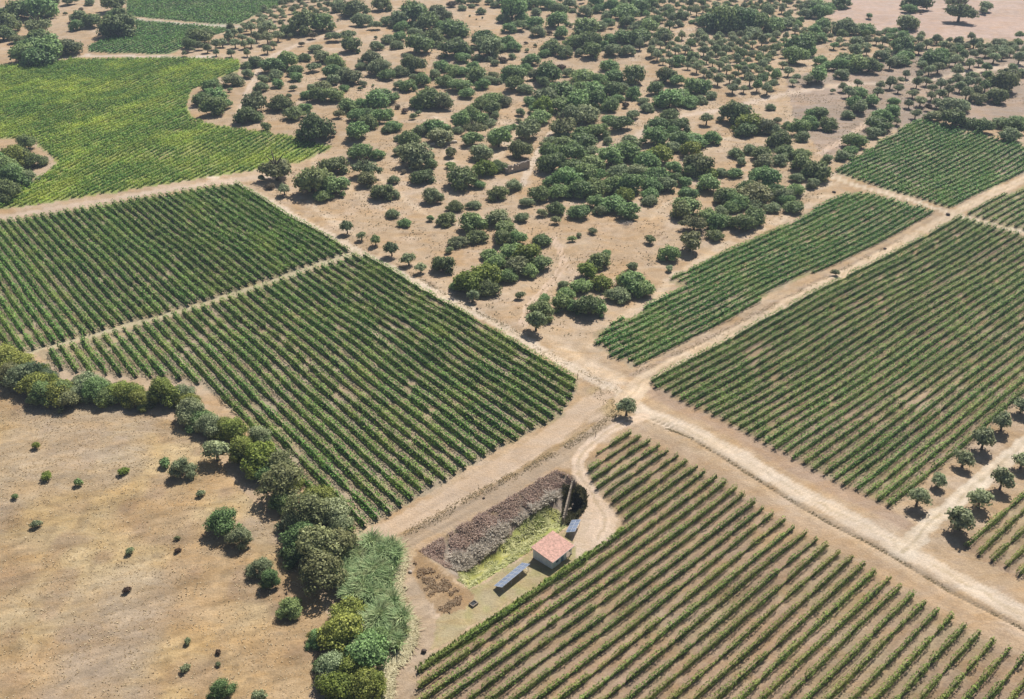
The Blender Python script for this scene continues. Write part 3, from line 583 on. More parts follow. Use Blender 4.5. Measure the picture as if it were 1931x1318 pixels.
# ------------------------------------------------------------------ trees and bushes of the dry woodland
# per photo tile: origin x, y, then "x,y,r,tone[,kind]" in quarter-and-a-bit pixels of that tile; kind o olive, u umbrella crown, s bush
TILES = [
(340, 100, """600,110,55,d 680,80,70,d 615,190,50,b 280,295,75,g 470,250,80,b 450,345,25,b,s 205,410,75,d 330,380,90,g 300,490,90,g 410,470,55,g 840,120,85,g 755,235,45,b
875,200,60,b 735,320,55,b 890,290,55,g 1030,325,36,b,s 1055,215,60,g 1000,20,45,b 1130,30,60,d 1040,150,70,g 960,80,80,g 1215,120,60,b,u 1290,40,75,b 1400,80,80,g 1390,170,80,g
1500,190,80,b 1570,220,80,b 1390,240,60,b 1490,320,45,g 1190,330,45,b 1150,390,50,g 1270,385,90,g 1390,390,80,g 1300,300,60,w 1640,320,25,d,s 1670,280,35,b,s 1755,290,18,b,s
890,445,105,d 985,400,30,b,s 680,480,100,b 600,560,90,d 690,575,60,d 1050,530,90,d 1130,500,60,g 780,670,50,g,s 1200,670,165,d 1390,740,42,r,s 870,1050,165,w,u 740,1140,40,o,s
945,1250,50,o,o 820,1220,40,p,s 1385,1020,110,d 1200,1170,150,d 1390,1210,120,g 1480,1180,60,g 1310,1290,80,g 1690,1040,125,b,u 1700,1150,80,w 1830,1260,100,d 1620,730,95,g
1630,900,110,g 1790,920,60,g 1530,480,80,g 1640,460,60,g 1780,440,110,g 1850,380,100,g 1600,570,80,g 1720,570,70,g 1810,600,70,g 1700,650,75,g 1880,560,60,g 1890,700,50,d 1440,560,50,w,s
1730,60,90,b 1640,110,50,b 1800,120,100,b 1880,190,70,g"""),
(740, 100, """60,150,80,b 190,110,95,d 130,40,40,b 60,290,50,b 20,390,40,b 140,300,70,g 270,240,70,g 190,210,40,b 330,400,130,g 240,440,70,g 460,430,95,b 110,520,35,r,s 190,585,38,b,s
235,545,30,b,s 50,480,30,p,s 10,670,65,g 380,190,50,b 450,120,70,g 490,240,80,g 560,160,70,g 640,170,60,g 740,130,60,g 600,290,90,g 680,360,60,g 770,210,90,g 820,290,60,g 870,250,60,b
960,270,40,b 920,200,50,w 640,50,65,g 780,40,40,b 880,50,40,b 930,90,40,b 1010,60,40,r 1090,30,35,b 1100,180,100,g 1030,230,50,g 1270,60,70,g 1220,130,60,g 1110,300,70,g 1300,210,70,b
1410,200,110,g 1380,280,60,d 1545,130,45,r,s 1600,180,45,b 1210,330,60,b 800,430,90,g 900,410,90,g 1010,430,80,b 900,500,90,g 940,570,38,b 590,580,60,g 700,560,110,g 640,620,80,g
790,600,80,g 870,620,60,b 740,680,95,w,u 730,790,80,g 590,700,50,b 400,680,100,g 300,700,70,g 250,720,60,b 430,760,110,b 150,790,90,g 60,780,40,b 200,930,140,b 60,900,50,b 340,1010,60,d
330,930,50,b 270,1130,100,d 530,910,65,w,s 530,1030,50,g,s 640,1140,130,d 800,900,110,b 840,1050,110,h 950,1040,85,d 970,790,95,g 1040,690,50,g 1160,890,95,d 1240,710,105,b 1110,660,35,g
1170,540,40,b 1240,620,40,b 1150,610,30,b,s 1350,580,90,g 1260,430,60,g 1380,490,90,h 1290,510,50,g 1420,380,110,b 1560,350,120,g 1750,200,110,g 1700,320,90,g 1830,330,100,g
1880,240,70,g 1540,480,100,g 1700,460,110,g 1850,440,90,g 1620,560,100,b 1780,560,110,b 1550,660,130,w,u 1690,610,50,b 1860,700,95,g 1730,720,80,g 1560,720,70,b 1450,780,60,b 1700,800,130,g
1560,830,110,g 1440,900,120,g 1640,920,110,g 1790,880,70,b 1450,1020,110,d 1370,820,35,b,s 1660,1040,110,g 1820,1010,110,g 1600,1140,130,g 1750,1120,120,g 1880,1120,70,g 1450,1180,70,g
1360,1270,100,g 1540,1260,110,g 1700,1250,110,g 1850,1230,110,g 1100,1210,68,b 960,1270,85,d 370,1290,85,b 10,1160,45,b 15,1280,45,b 100,1080,30,p,s 790,1195,50,g"""),
(1140, 100, """50,100,70,g 90,200,80,g 50,330,90,g 140,320,60,b 60,480,80,g 120,410,50,g 40,620,60,g 150,650,90,d 260,580,55,b 30,790,38,b 190,480,38,r,s 260,370,65,g 390,505,60,b 350,440,45,b
270,200,100,d 560,210,80,d 460,320,70,d 660,250,60,g 590,430,110,g 700,370,110,g 800,300,80,g 890,300,70,g 780,440,70,g 880,420,50,b 520,440,60,g 980,370,50,b 580,570,80,d 480,660,85,g
670,660,95,d 620,710,60,g 930,610,48,b,o 1050,610,35,b,s 1190,560,110,d 1310,640,110,h 1290,700,80,g 1450,670,80,b 1550,700,60,b 990,775,85,g 450,760,100,g 240,790,70,b 820,790,100,g
690,800,90,g 640,860,70,b 790,890,80,h 500,930,110,h 380,980,110,g 200,900,110,g 60,960,110,g 120,1070,100,b 300,1070,90,b 450,1090,120,g 640,1050,70,g 860,1020,120,d 790,1070,70,d
960,1070,70,h 1070,1080,50,b 1180,1080,65,g 1240,1000,40,b 1200,920,60,d 940,1180,100,g 730,1170,60,g 640,1140,60,d 570,1190,80,b 430,1190,90,g 230,1200,100,g 80,1200,100,g 200,1290,80,h
420,1290,70,g 760,1270,90,g 1330,890,55,b 1430,920,85,d 1450,1010,80,b 1600,800,95,d 1600,980,65,b 1650,910,80,g 1780,930,80,g 1660,640,50,d 1770,680,80,g 1800,760,60,b 1850,620,70,g
1900,540,60,g 1790,1010,90,g 1890,1070,80,g 1760,1130,60,b 1730,1230,85,g 1470,1120,110,g 1400,1090,60,g 1560,1230,90,g 1640,1290,80,b 1380,1270,130,w 1290,1220,90,g 1100,1290,90,g
1880,1200,40,b 1575,605,35,b,s 1520,490,45,b 790,480,42,g,u"""),
(1531, 100, """60,540,70,d 115,530,40,b 160,640,75,d 20,645,50,g 330,560,48,b 400,450,70,g 440,500,65,b 540,450,60,g 440,370,60,g 740,450,45,g 720,540,65,g 640,590,70,g 610,640,90,g 560,720,60,b
630,710,40,b 380,790,85,g 350,870,60,g 270,940,60,b 350,950,35,b 140,970,45,b 60,1080,110,d 15,1180,50,b 1290,600,95,d 1110,580,65,w 1480,640,70,d 1560,680,70,d 1250,480,80,o 1370,480,70,o
1510,410,60,w 1740,280,95,d 1680,380,85,d 1760,620,70,d 1830,680,75,g 1880,610,60,g 1700,640,50,b 1810,760,70,b 80,70,60,g 60,210,85,g 270,190,58,b 260,100,70,g 150,120,50,g 420,100,90,g
400,130,60,d 520,120,80,d 600,120,45,b 330,60,90,g 820,60,80,g 850,40,60,g 640,20,60,b 1180,30,60,g 1100,60,90,g 1910,180,50,d
780,80,40,o,o 710,110,35,b,o 860,190,32,b,o 420,270,35,b,o 290,310,40,b,o 190,345,22,b,o 340,370,45,o,o 630,290,35,o,o 600,370,40,b,o 720,265,45,b,o 815,235,28,b,o 790,320,38,b,o
960,265,38,b,o 1050,245,38,b,o 920,370,40,b,o 990,440,45,b,o 1090,400,35,b,o 885,475,32,b,o 1100,315,35,b,o 1180,285,38,o,o 1170,375,38,b,o 1250,350,35,b,o 1260,260,32,b,o 1330,240,40,o,o
1350,310,40,o,o 1430,270,42,o,o 1410,370,45,b,o 1500,260,42,o,o 1590,225,38,g,o 1580,310,42,g,o 1500,350,40,b,o 945,560,40,o,o 780,620,32,b,o 1060,500,28,r,o 1140,465,32,o,o 980,190,32,b,o
1070,155,42,o,o 1150,140,42,b,o 1000,120,38,o,o 1330,170,45,o,o 1460,200,42,o,o 1590,140,32,g,o 1520,100,30,b,o 1750,180,32,b,o 1830,145,40,b,o 1830,210,50,b,o 1890,50,45,o,o 1660,45,45,o,o
1735,30,35,o,o 1310,80,45,o,o 1440,110,40,o,o 1280,40,35,b,o 1380,50,40,b,o"""),
(640, 373, """480,130,55,b 600,210,65,g 825,180,40,g,s 970,190,80,d 1040,60,80,d 1070,380,90,b 940,610,95,d 1220,220,110,g 1240,330,95,d 1450,180,100,b 1500,290,100,g 1480,370,80,d 1230,50,65,b
1700,40,60,b 1660,180,60,b 1845,140,50,b,s 1620,370,70,g 1840,380,80,g 1350,500,80,g 1560,500,110,g 1700,520,110,h 1840,580,90,g 1620,620,100,b 1430,580,100,g 1730,640,90,g 1540,690,80,g
1330,700,120,h 1180,770,130,h 1330,800,110,d 1430,710,70,g 1050,800,50,g 1640,890,50,b,s 1870,910,55,g 1840,1040,110,d 1790,1150,80,b,o 1215,895,50,o,o 740,640,50,o,o 630,560,60,b,o
475,480,60,b,o 330,400,45,g,o 200,355,42,b,o 70,285,50,b,o 1000,480,40,b,s"""),
(1040, 373, """50,90,90,g 250,140,85,g 440,120,60,b 560,60,100,g 700,130,90,g 740,190,40,d 900,20,70,b 400,40,80,g 45,210,45,b,s 375,310,45,b,s 190,380,40,g,s 250,350,30,b,s 900,400,52,d,s
1070,510,80,g 1075,640,40,o,s 740,610,55,b,s 430,560,95,d 500,500,40,g 1230,80,120,g 1180,130,90,d 1300,240,110,w,u 1270,420,110,w,s 1420,180,80,g 1490,240,80,g 1500,340,80,d 1590,220,80,g
1530,110,70,b 1640,80,80,g 1740,230,100,d 1860,180,100,d 1680,20,90,g 1830,40,70,b 330,660,90,h 260,790,90,g 450,760,100,h 110,780,45,b 130,860,80,g 90,960,90,g 330,980,130,d 430,1010,80,g
220,990,80,g 620,870,120,b 760,760,120,g 680,740,90,h 820,830,90,g"""),
(1240, 280, """600,430,80,b 1080,400,80,g 1160,450,70,g 1240,530,75,d 730,500,80,g 1050,540,60,b 1400,340,40,b,s 1620,1140,38,b,s"""),
(0, 0, """60,215,90,d 340,230,115,b,u 20,310,80,g 150,90,110,g 350,70,130,g 20,130,60,d 480,10,60,b 640,10,50,b 815,20,40,b 1030,20,110,d,u 595,125,18,w,s 740,90,26,p,s 715,165,60,b 700,235,50,g
840,195,70,d 1070,125,60,d 1000,140,40,g 1060,240,140,d 380,340,110,g 150,350,50,w 230,470,110,g 330,510,120,g 450,450,120,g 300,400,120,g 610,420,90,b 1780,330,80,d 1890,290,60,d
1690,490,25,b,o 1825,420,28,b,o 1890,450,28,b,o 1750,450,20,b,o"""),
(340, 0, """50,485,28,r,o 180,420,28,b,o 245,450,30,b,o 325,480,30,b,o 460,480,35,b,o 605,480,32,b,o 790,440,38,b,o 850,405,30,b,o 1000,330,22,b,o 885,320,45,b,o 790,340,50,b,o 640,380,40,o,o 495,385,40,b,o
580,405,30,o,o 380,385,35,o,o 320,410,35,o,o 440,340,40,o,o 560,340,35,o,o 690,340,35,o,o 540,290,30,o,o 640,250,45,o,o 780,260,60,o,o 735,195,35,o,o 480,310,40,o,o 460,255,40,b,o 740,300,30,o,o
160,340,85,d 80,405,50,d 980,280,70,d 1120,225,110,d 1290,225,100,g 1200,330,40,p,s 1225,430,55,b 1410,330,70,b,u 1350,330,30,b 1530,320,70,b,u 1560,410,85,d 1600,60,110,d 1840,40,80,d 1570,110,60,d
1430,60,60,b 1650,190,75,b 1710,170,40,b 1780,230,60,b,u 1890,190,60,d 1780,350,20,b,s 1790,420,50,b 1880,350,60,b 1435,180,15,b,s 1100,400,28,p,s"""),
(740, 0, """60,180,90,b 90,240,60,g 60,340,60,g 40,410,50,b 200,130,130,g 430,135,95,b 330,210,90,d 250,240,60,b 200,300,60,b 540,250,110,g 440,240,60,g 370,340,95,d 240,410,110,d 450,420,40,d 570,450,120,d
240,55,18,b,s 540,50,38,r 640,75,35,b 800,100,42,b 720,60,30,b 740,10,55,b 620,10,40,d 930,50,38,b 705,145,12,b,s 765,175,10,b,s 820,165,12,b,s 795,240,8,b,s 900,295,12,b,s 765,300,12,b,s 580,365,12,g,s
735,420,30,b 830,370,90,g 920,350,60,h 880,440,110,b 980,430,60,g 1060,350,70,g 1110,410,70,g 1090,100,110,g 1020,170,60,d 1190,160,70,g 1060,260,60,g 1150,230,70,d,u 1290,220,70,g 1320,290,55,b
1310,105,42,b 1510,80,75,d 1400,30,70,g 1510,200,80,g 1430,300,25,r 1540,300,60,g 1215,385,20,r 1300,415,20,b 1225,455,25,b 1625,240,25,b 1690,190,20,r 1760,250,110,g 1880,230,60,b 1780,370,110,g
1640,370,90,g 1570,460,80,d 1450,420,90,g 1390,480,50,g 1700,480,40,b 1820,470,80,g 1900,410,60,g 1750,90,60,b 1870,70,50,g 1250,20,80,g 1620,30,60,b 1850,20,60,g 1640,90,30,b 1000,20,60,b 880,20,40,b 1100,20,70,g 1180,60,60,g"""),
(1140, 0, """200,200,60,d 460,170,60,d 400,240,80,g 320,230,60,b 540,330,80,d 170,340,90,g 300,340,100,g 60,370,60,g 200,100,100,g 300,60,90,g 60,60,60,g 30,130,50,b 40,200,50,g 210,10,50,d 380,20,80,g
960,190,110,g 1100,190,120,g 1250,200,120,g 1400,220,100,g 1530,220,90,g 1360,290,70,b 870,290,40,b 910,310,30,b 590,90,45,b 640,150,40,b 720,150,45,b 790,195,28,g 700,220,30,b 610,190,25,b
1740,510,85,g 1850,450,70,g 1780,400,110,g 1870,350,80,g 80,460,70,b 220,460,70,b 670,560,60,g 800,530,60,d 1690,180,60,b 1840,120,60,b 1880,60,80,d 1480,110,60,b 900,180,60,g 1180,230,80,g 1640,220,60,b"""),
(1531, 0, """50,60,80,g 160,60,60,g 270,20,70,d 80,120,70,g 100,230,80,g 30,300,60,g 60,350,60,g 200,210,25,b 300,250,90,b 370,270,70,b 500,270,75,g 400,390,60,b 400,470,60,b 520,150,34,g,s 880,80,58,g
870,200,85,d 990,125,16,r,s 960,20,90,d 1350,110,115,d,u 1310,10,80,b,u 1590,70,50,b,s 1560,95,40,b,s 690,275,42,b 740,340,40,b 620,300,30,b 830,330,55,g 830,420,90,g 860,470,60,d
590,510,30,b,o 620,440,28,b,o 690,470,32,b,o 500,470,30,b,o 590,370,35,b,o 500,380,35,b,o 1000,320,30,b,o 1140,345,30,b,o 1090,370,25,b,o 1250,365,25,o,o 1340,355,32,g,o 1480,390,38,b,o
1530,420,38,b,o 1610,420,35,b,o 1680,385,35,b,o 1740,375,30,o,o 1820,400,35,o,o 1890,330,30,g,o 1880,390,35,g,o 1750,430,35,o,o 1680,450,35,o,o 1620,470,38,o,o 1740,475,38,o,o 1810,470,35,o,o
1530,480,30,b,o 1250,420,40,b,o 1190,420,35,o,o 990,420,30,o,o 940,460,26,b,o 1050,400,35,b,o 1190,480,45,d 1330,460,40,g,o 1380,470,30,b,o 1320,420,30,o,o"""),
]
KN = {'o': 'olive_tree', 'u': 'umbrella', 's': 'bush'}
for ox, oy, txt in TILES:
    for w in txt.split():
        p = w.split(','); px, py, r = ox+int(p[0])/S4, oy+int(p[1])/S4, int(p[2])/S4
        k = KN[p[4]] if len(p) > 4 else ('holm_oak' if int(p[2]) > 26 else 'bush')
        zs = 1.0
        if k == 'holm_oak': zs = random.uniform(.85, 1.05)
        plant(px, py, r*(1.24 if k == 'holm_oak' else 1.25 if k == 'olive_tree' else 1.1), k, p[3], zs=zs)
# olives planted on a grid in the far groves
def grove(px, step, deg, rp, seed, tones="obo"):
    P = polyG(px); r = np.random.default_rng(seed); c = P.mean(0); e = np.array([math.cos(math.radians(deg)), math.sin(math.radians(deg))]); f = np.array([-e[1], e[0]])
    for i in range(-60, 60):
        for j in range(-60, 60):
            g = c+e*i*step+f*j*step*1.05+r.uniform(-.9, .9, 2)
            if not inpoly(P, np.array([g[0]]), np.array([g[1]]))[0] or r.random() < .07: continue
            if any((g[0]-q['x'])**2+(g[1]-q['y'])**2 < (q['R']*.85+rp*.75)**2 for q in PLANTS): continue
            R = rp*r.uniform(.8, 1.2); x, y = PX(g[0], g[1], R*1.1)
            plant(x, y, R/mpp(x, y), 'olive_tree', tones[r.integers(0, len(tones))])
grove([(1200, 95), (1300, 70), (1490, 72), (1510, 110), (1478, 140), (1540, 160), (1440, 185), (1350, 180), (1325, 150), (1240, 125)], 7.0, 20, 2.8, 5, 'obog')
grove([(1150, 60), (1180, -20), (1540, -20), (1500, 40), (1540, 75), (1480, 70), (1330, 38), (1240, 70)], 8.0, 20, 2.8, 6, "bgo")
grove([(456, 55), (490, 28), (543, 4), (545, -20), (665, -20), (640, 25), (560, 48), (520, 70), (450, 60)], 6.8, 25, 2.4, 7, "obo")
grove([(930, -20), (1150, -20), (1130, 20), (1060, 15)], 8.5, 10, 2.6, 8, "gbg")
grove([(1550, 60), (1680, 70), (1760, 80), (1700, 110), (1560, 95)], 8, 15, 2.8, 9, "obg")
grove([(1700, 75), (1931, 85), (1960, 110), (1931, 118), (1790, 125), (1730, 120)], 8, 15, 2.7, 10, "obo")
WOOD = list(PLANTS)
LANDMARKS = [("the ruined stone wall", 977, 325), ("the crossing of the dirt tracks", 1195, 745), ("the crossing of the pale lanes", 1800, 410), ("the tip of the yellowish vineyard", 629, 278), ("the lone flat-topped tree", 1309, 430),
             ("the open pinkish field", 1820, 62), ("the bare orange clearing", 1400, 262), ("the top of the narrow strip vineyard", 1618, 362), ("the far lane of dotted row ends", 400, 50), ("the sandy track fork", 1062, 488),
             ("the sharp bend of the sandy track", 1240, 228), ("the small round bushes on bare sand", 900, 45), ("the yellowish vineyard's bay", 350, 195), ("the dark hedge above the far corner vineyard", 1830, 235), ("the lane end beside the central block", 668, 480),
             ("the dense olive grove", 1400, 110), ("the brown bare field in the grove", 1590, 190), ("the sandy gap", 880, 205)]
LW = [(n, G(x, y)) for n, x, y in LANDMARKS]
def assign(recs, noun, cat, group, maxn, stuffname, stufflabel):
    recs = sorted(recs, key=lambda q: -q['rpx'])
    big, rest = recs[:maxn], recs[maxn:]
    cells = {}
    for q in big:
        d = [(math.hypot(q['x']-g[0], q['y']-g[1]), i) for i, (n, g) in enumerate(LW)]
        q['ld'], q['li'] = min(d); cells.setdefault(q['li'], []).append(q)
    for li, qs in cells.items():
        qs.sort(key=lambda q: q['ld'])
        for k, q in enumerate(qs):
            sz = "broad " if q['R'] > 5.5 else "small " if q['R'] < 2.6 else ""
            sh = "flat-topped " if q['kind'] == 'umbrella' else ""
            realise(q, f"{sz}{sh}{TONE[q['tone']]} {noun}, {ordw(k+1)+' ' if k else ''}nearest {noun} to {LW[li][0]}", cat, group)
    if rest: merged(stuffname, rest, stufflabel, cat)
assign([q for q in WOOD if q['name'] == 'holm_oak'], "oak", "oak tree", "holm oaks of the dry woodland", 300, "distant_woodland", "distant small oaks of the dry woodland too many to count")
assign([q for q in WOOD if q['name'] == 'olive_tree' and q['rpx'] > 0], "olive", "olive tree", "olive trees of the far groves", 290, "distant_olive_grove", "distant small round olive trees of the planted groves")
assign([q for q in WOOD if q['name'] == 'bush'], "bush", "bush", "bushes on the bare sand", 100, "distant_scrub", "scrub")

# trees along the stream, from the reed bed outwards
RIVER = """655,1150,38,y,r 645,1190,40,y,r 692,1228,42,g,r 660,1255,36,y,r 625,1255,36,o,r 595,1203,20,g,r 690,1290,36,y,r 640,1295,36,h,r 614,1285,22,o,r 715,1205,26,g,r 607,1075,46,w,w 600,1030,48,w,w 640,1030,34,w,w
570,1010,38,g,r 555,980,30,o,r 619,965,42,o,r 580,960,40,w,w 596,935,38,y,r 640,985,28,o,r 532,905,40,w,w 525,870,30,w,w 530,945,26,g,r 485,860,40,h,r 460,850,32,y,r 487,822,22,o,r 500,890,30,g,r 560,1040,30,g,r
408,852,24,o,o 440,810,26,y,r 420,800,26,y,r 395,795,28,o,r 375,782,30,g,r 362,770,30,o,r 350,750,24,y,r 340,738,26,o,r 308,736,30,y,r 285,745,22,w,r 262,748,26,y,r 245,735,26,y,r 222,732,30,y,r 200,745,24,g,r 180,728,30,g,r
165,720,28,o,r 150,740,24,o,r 128,752,22,w,r 103,738,32,y,r 82,742,24,g,r 68,722,28,y,r 62,705,24,m,r 88,710,22,m,r 40,714,24,o,r 18,700,24,w,r 35,682,28,y,r 8,672,28,y,r -22,682,28,g,r -50,665,28,y,r -80,675,26,g,r
0,312,32,g,r 22,290,28,y,r 45,266,18,g,r 40,290,22,d,r 60,298,20,g,r 20,325,30,g,r 48,328,20,b,r 5,352,26,d,r -30,300,30,g,r -40,340,30,d,r 84,302,8,b,s"""
reed = G(700, 1100); rv = []
for w in RIVER.split():
    p = w.split(',')
    rv.append(plant(int(p[0]), int(p[1]), int(p[2])*1.08, {'r': 'river', 'w': 'willow', 'o': 'olive_tree', 's': 'bush'}[p[4]], p[3], zs=random.uniform(.85, 1.1)))
    for _ in range(2 if p[4] in 'rw' and 500 < int(p[1]) < 1000 and int(p[0]) < 560 else 1 if p[4] in 'rw' and int(p[1]) > 500 else 0):
        rv.append(plant(int(p[0])+random.uniform(-17, 17), int(p[1])+random.uniform(-2, 15), int(p[2])*random.uniform(.45, .72), random.choice(['river', 'river', 'willow']), random.choice('yyghyo'), zs=random.uniform(.8, 1.1)))
for group, sel, txt in (("trees along the stream beside the central block", [q for q in rv if q['py'] > 500], "from reed bed along the stream"), ("trees at the edge of the far slope vineyard", [q for q in rv if q['py'] < 500], "nearest the sandy notch of far slope vineyard")):
    ref = reed if sel[0]['py'] > 500 else G(100, 305)
    sel.sort(key=lambda q: math.hypot(q['x']-ref[0], q['y']-ref[1]))
    for k, q in enumerate(sel):
        noun = {'hedgerow_tree': 'leafy tree', 'willow_tree': 'feathery willow', 'olive_tree': 'round olive', 'bush': 'bush'}[q['name']]
        realise(q, f"{TONE[q['tone']]} {noun}, {ordw(k+1)} {txt}", "tree", group)
# single trees and bushes
def single(px, py, r, kind, tone, label, cat, group=None, zs=1.0, name=None):
    q = plant(px, py, r, kind, tone, zs=zs, name=name); return realise(q, label, cat, group)
single(1182, 770, 20, 'olive_tree', 'o', "dark olive tree standing alone at the junction of the dirt tracks", "olive tree", zs=1.1)
for i, (x, y, r) in enumerate([(1732, 938, 22), (1771, 905, 16), (1819, 864, 18), (1856, 830, 20), (1891, 799, 17), (1927, 768, 16), (1960, 738, 16)]):
    single(x, y, r, 'olive_tree', 'o', f"silvery olive tree, {ordw(i+1)} from the fork on the uphill side of side track", "olive tree", "olive trees along the side track")
for i, (x, y, r) in enumerate([(1813, 981, 27), (1850, 938, 24), (1891, 905, 20), (1929, 868, 18), (1965, 835, 18)]):
    single(x, y, r, 'olive_tree', 'o', f"broad silvery olive tree, {ordw(i+1)} from the fork on the downhill side of side track", "olive tree", "olive trees along the side track")
MEADOW = [(422, 981, 34, 'river', 'g', "rounded green tree at the meadow edge above a smaller olive-green one"), (455, 1014, 24, 'river', 'o', "grey-green tree touching the rounded green tree in the meadow"), (490, 1064, 28, 'river', 'o', "soft grey-green tree, uppermost of three at the meadow edge"),
          (511, 1091, 23, 'river', 'g', "blue-green tree, middle of three at the meadow edge"), (548, 1142, 30, 'river', 'g', "rounded tree, lowest of three at the meadow edge"), (415, 1299, 28, 'river', 'g', "green tree cut by the bottom edge of the meadow"),
          (342, 883, 28, 'river', 'o', "grey-green round tree alone in the upper meadow with dark shadow"), (312, 876, 13, 'bush', 'g', "small green bush beside the grey-green round meadow tree"), (489, 1316, 15, 'bush', 'o', "pale bush at the bottom edge near the stream trees"),
          (89, 900, 12, 'bush', 'h', "bright green bush, largest of the scattered upper meadow bushes"), (149, 914, 9, 'bush', 'g', "small dark bush between the two brighter meadow bushes"), (234, 893, 11, 'bush', 'h', "bright green bush near the grey patch of the upper meadow"),
          (29, 939, 7, 'bush', 'g', "tiny bush at the far western meadow edge"), (68, 989, 10, 'bush', 'o', "faint grey-green bush below the tiny western one"), (379, 934, 9, 'bush', 'o', "straggly bush below the round upper meadow tree"),
          (245, 1041, 9, 'bush', 'b', "dark brown bush in the middle of the meadow"), (239, 1112, 8, 'bush', 'r', "reddish scrub bush on the rough meadow bank"), (354, 1211, 8, 'bush', 'b', "upright brown bush in the lower meadow"),
          (350, 1263, 10, 'bush', 'o', "small grey-green bush near the meadow bottom"), (412, 1232, 6, 'bush', 'r', "tiny withered bush in the lower meadow"), (412, 1255, 6, 'bush', 'b', "tiny brown bush below the withered one"),
          (68, 841, 9, 'bush', 'h', "small green bush in the meadow below the stream trees"), (336, 1040, 7, 'bush', 'r', "low withered tuft beside the faint meadow path"), (335, 1018, 6, 'bush', 'w', "low grey tuft above the withered one")]
for x, y, r, k, t, lb in MEADOW: single(x, y, r, k, t, lb, "tree" if k == 'river' else "bush", "trees at the meadow edge" if k == 'river' else "bushes scattered over the dry meadow", name='meadow_tree' if k == 'river' else 'bush')
# brushwood on the reservoir bank: low dry bushes
# ------------------------------------------------------------------ building helpers
def bm_obj(name, bm, mat, parent=None, loc=None, bevel=0, **kw):
    if bevel: bmesh.ops.bevel(bm, geom=bm.edges[:], offset=bevel, segments=1, affect='EDGES', profile=.5)
    me = bpy.data.meshes.new(name); bm.to_mesh(me); bm.free()
    for m in (mat if isinstance(mat, (list, tuple)) else [mat]): me.materials.append(m)
    return link(name, me, parent, loc, **kw)
def box(bm, x0, x1, y0, y1, z0, z1, mi=0):
    v = [bm.verts.new(p) for p in ((x0, y0, z0), (x1, y0, z0), (x1, y1, z0), (x0, y1, z0), (x0, y0, z1), (x1, y0, z1), (x1, y1, z1), (x0, y1, z1))]
    for f in ((3, 2, 1, 0), (4, 5, 6, 7), (0, 1, 5, 4), (1, 2, 6, 5), (2, 3, 7, 6), (3, 0, 4, 7)):
        bm.faces.new([v[i] for i in f]).material_index = mi
    return v
def boxes(*bs):
    bm = bmesh.new()
    for b in bs: box(bm, *b)
    return bm
WHITE = simple("whitewash", (.70, .71, .73), .85, noise=.14, nscale=1.3)
TILE = simple("terracotta_tiles", (.60, .37, .30), .85, noise=.26, nscale=2.2)
WOODM = simple("old_wood", (.10, .085, .07), .8, noise=.2)
DARK = simple("dark_opening", (.03, .032, .035), .7)
ALU = simple("aluminium_frame", (.70, .72, .75), .35, metal=.6, spec=.5)
PV = simple("solar_cell_glass", (.20, .24, .33), .22, spec=.5, noise=.25, nscale=.9)
STEEL = simple("galvanised_steel", (.42, .43, .44), .5, metal=.5)
STONE = simple("rubble_stone", (.40, .34, .29), .95, noise=.22, nscale=2.2)
CONC = simple("stained_concrete", (.22, .18, .14), .9, noise=.25, nscale=.8)
RUST = simple("rusty_iron", (.09, .065, .05), .8, noise=.3)

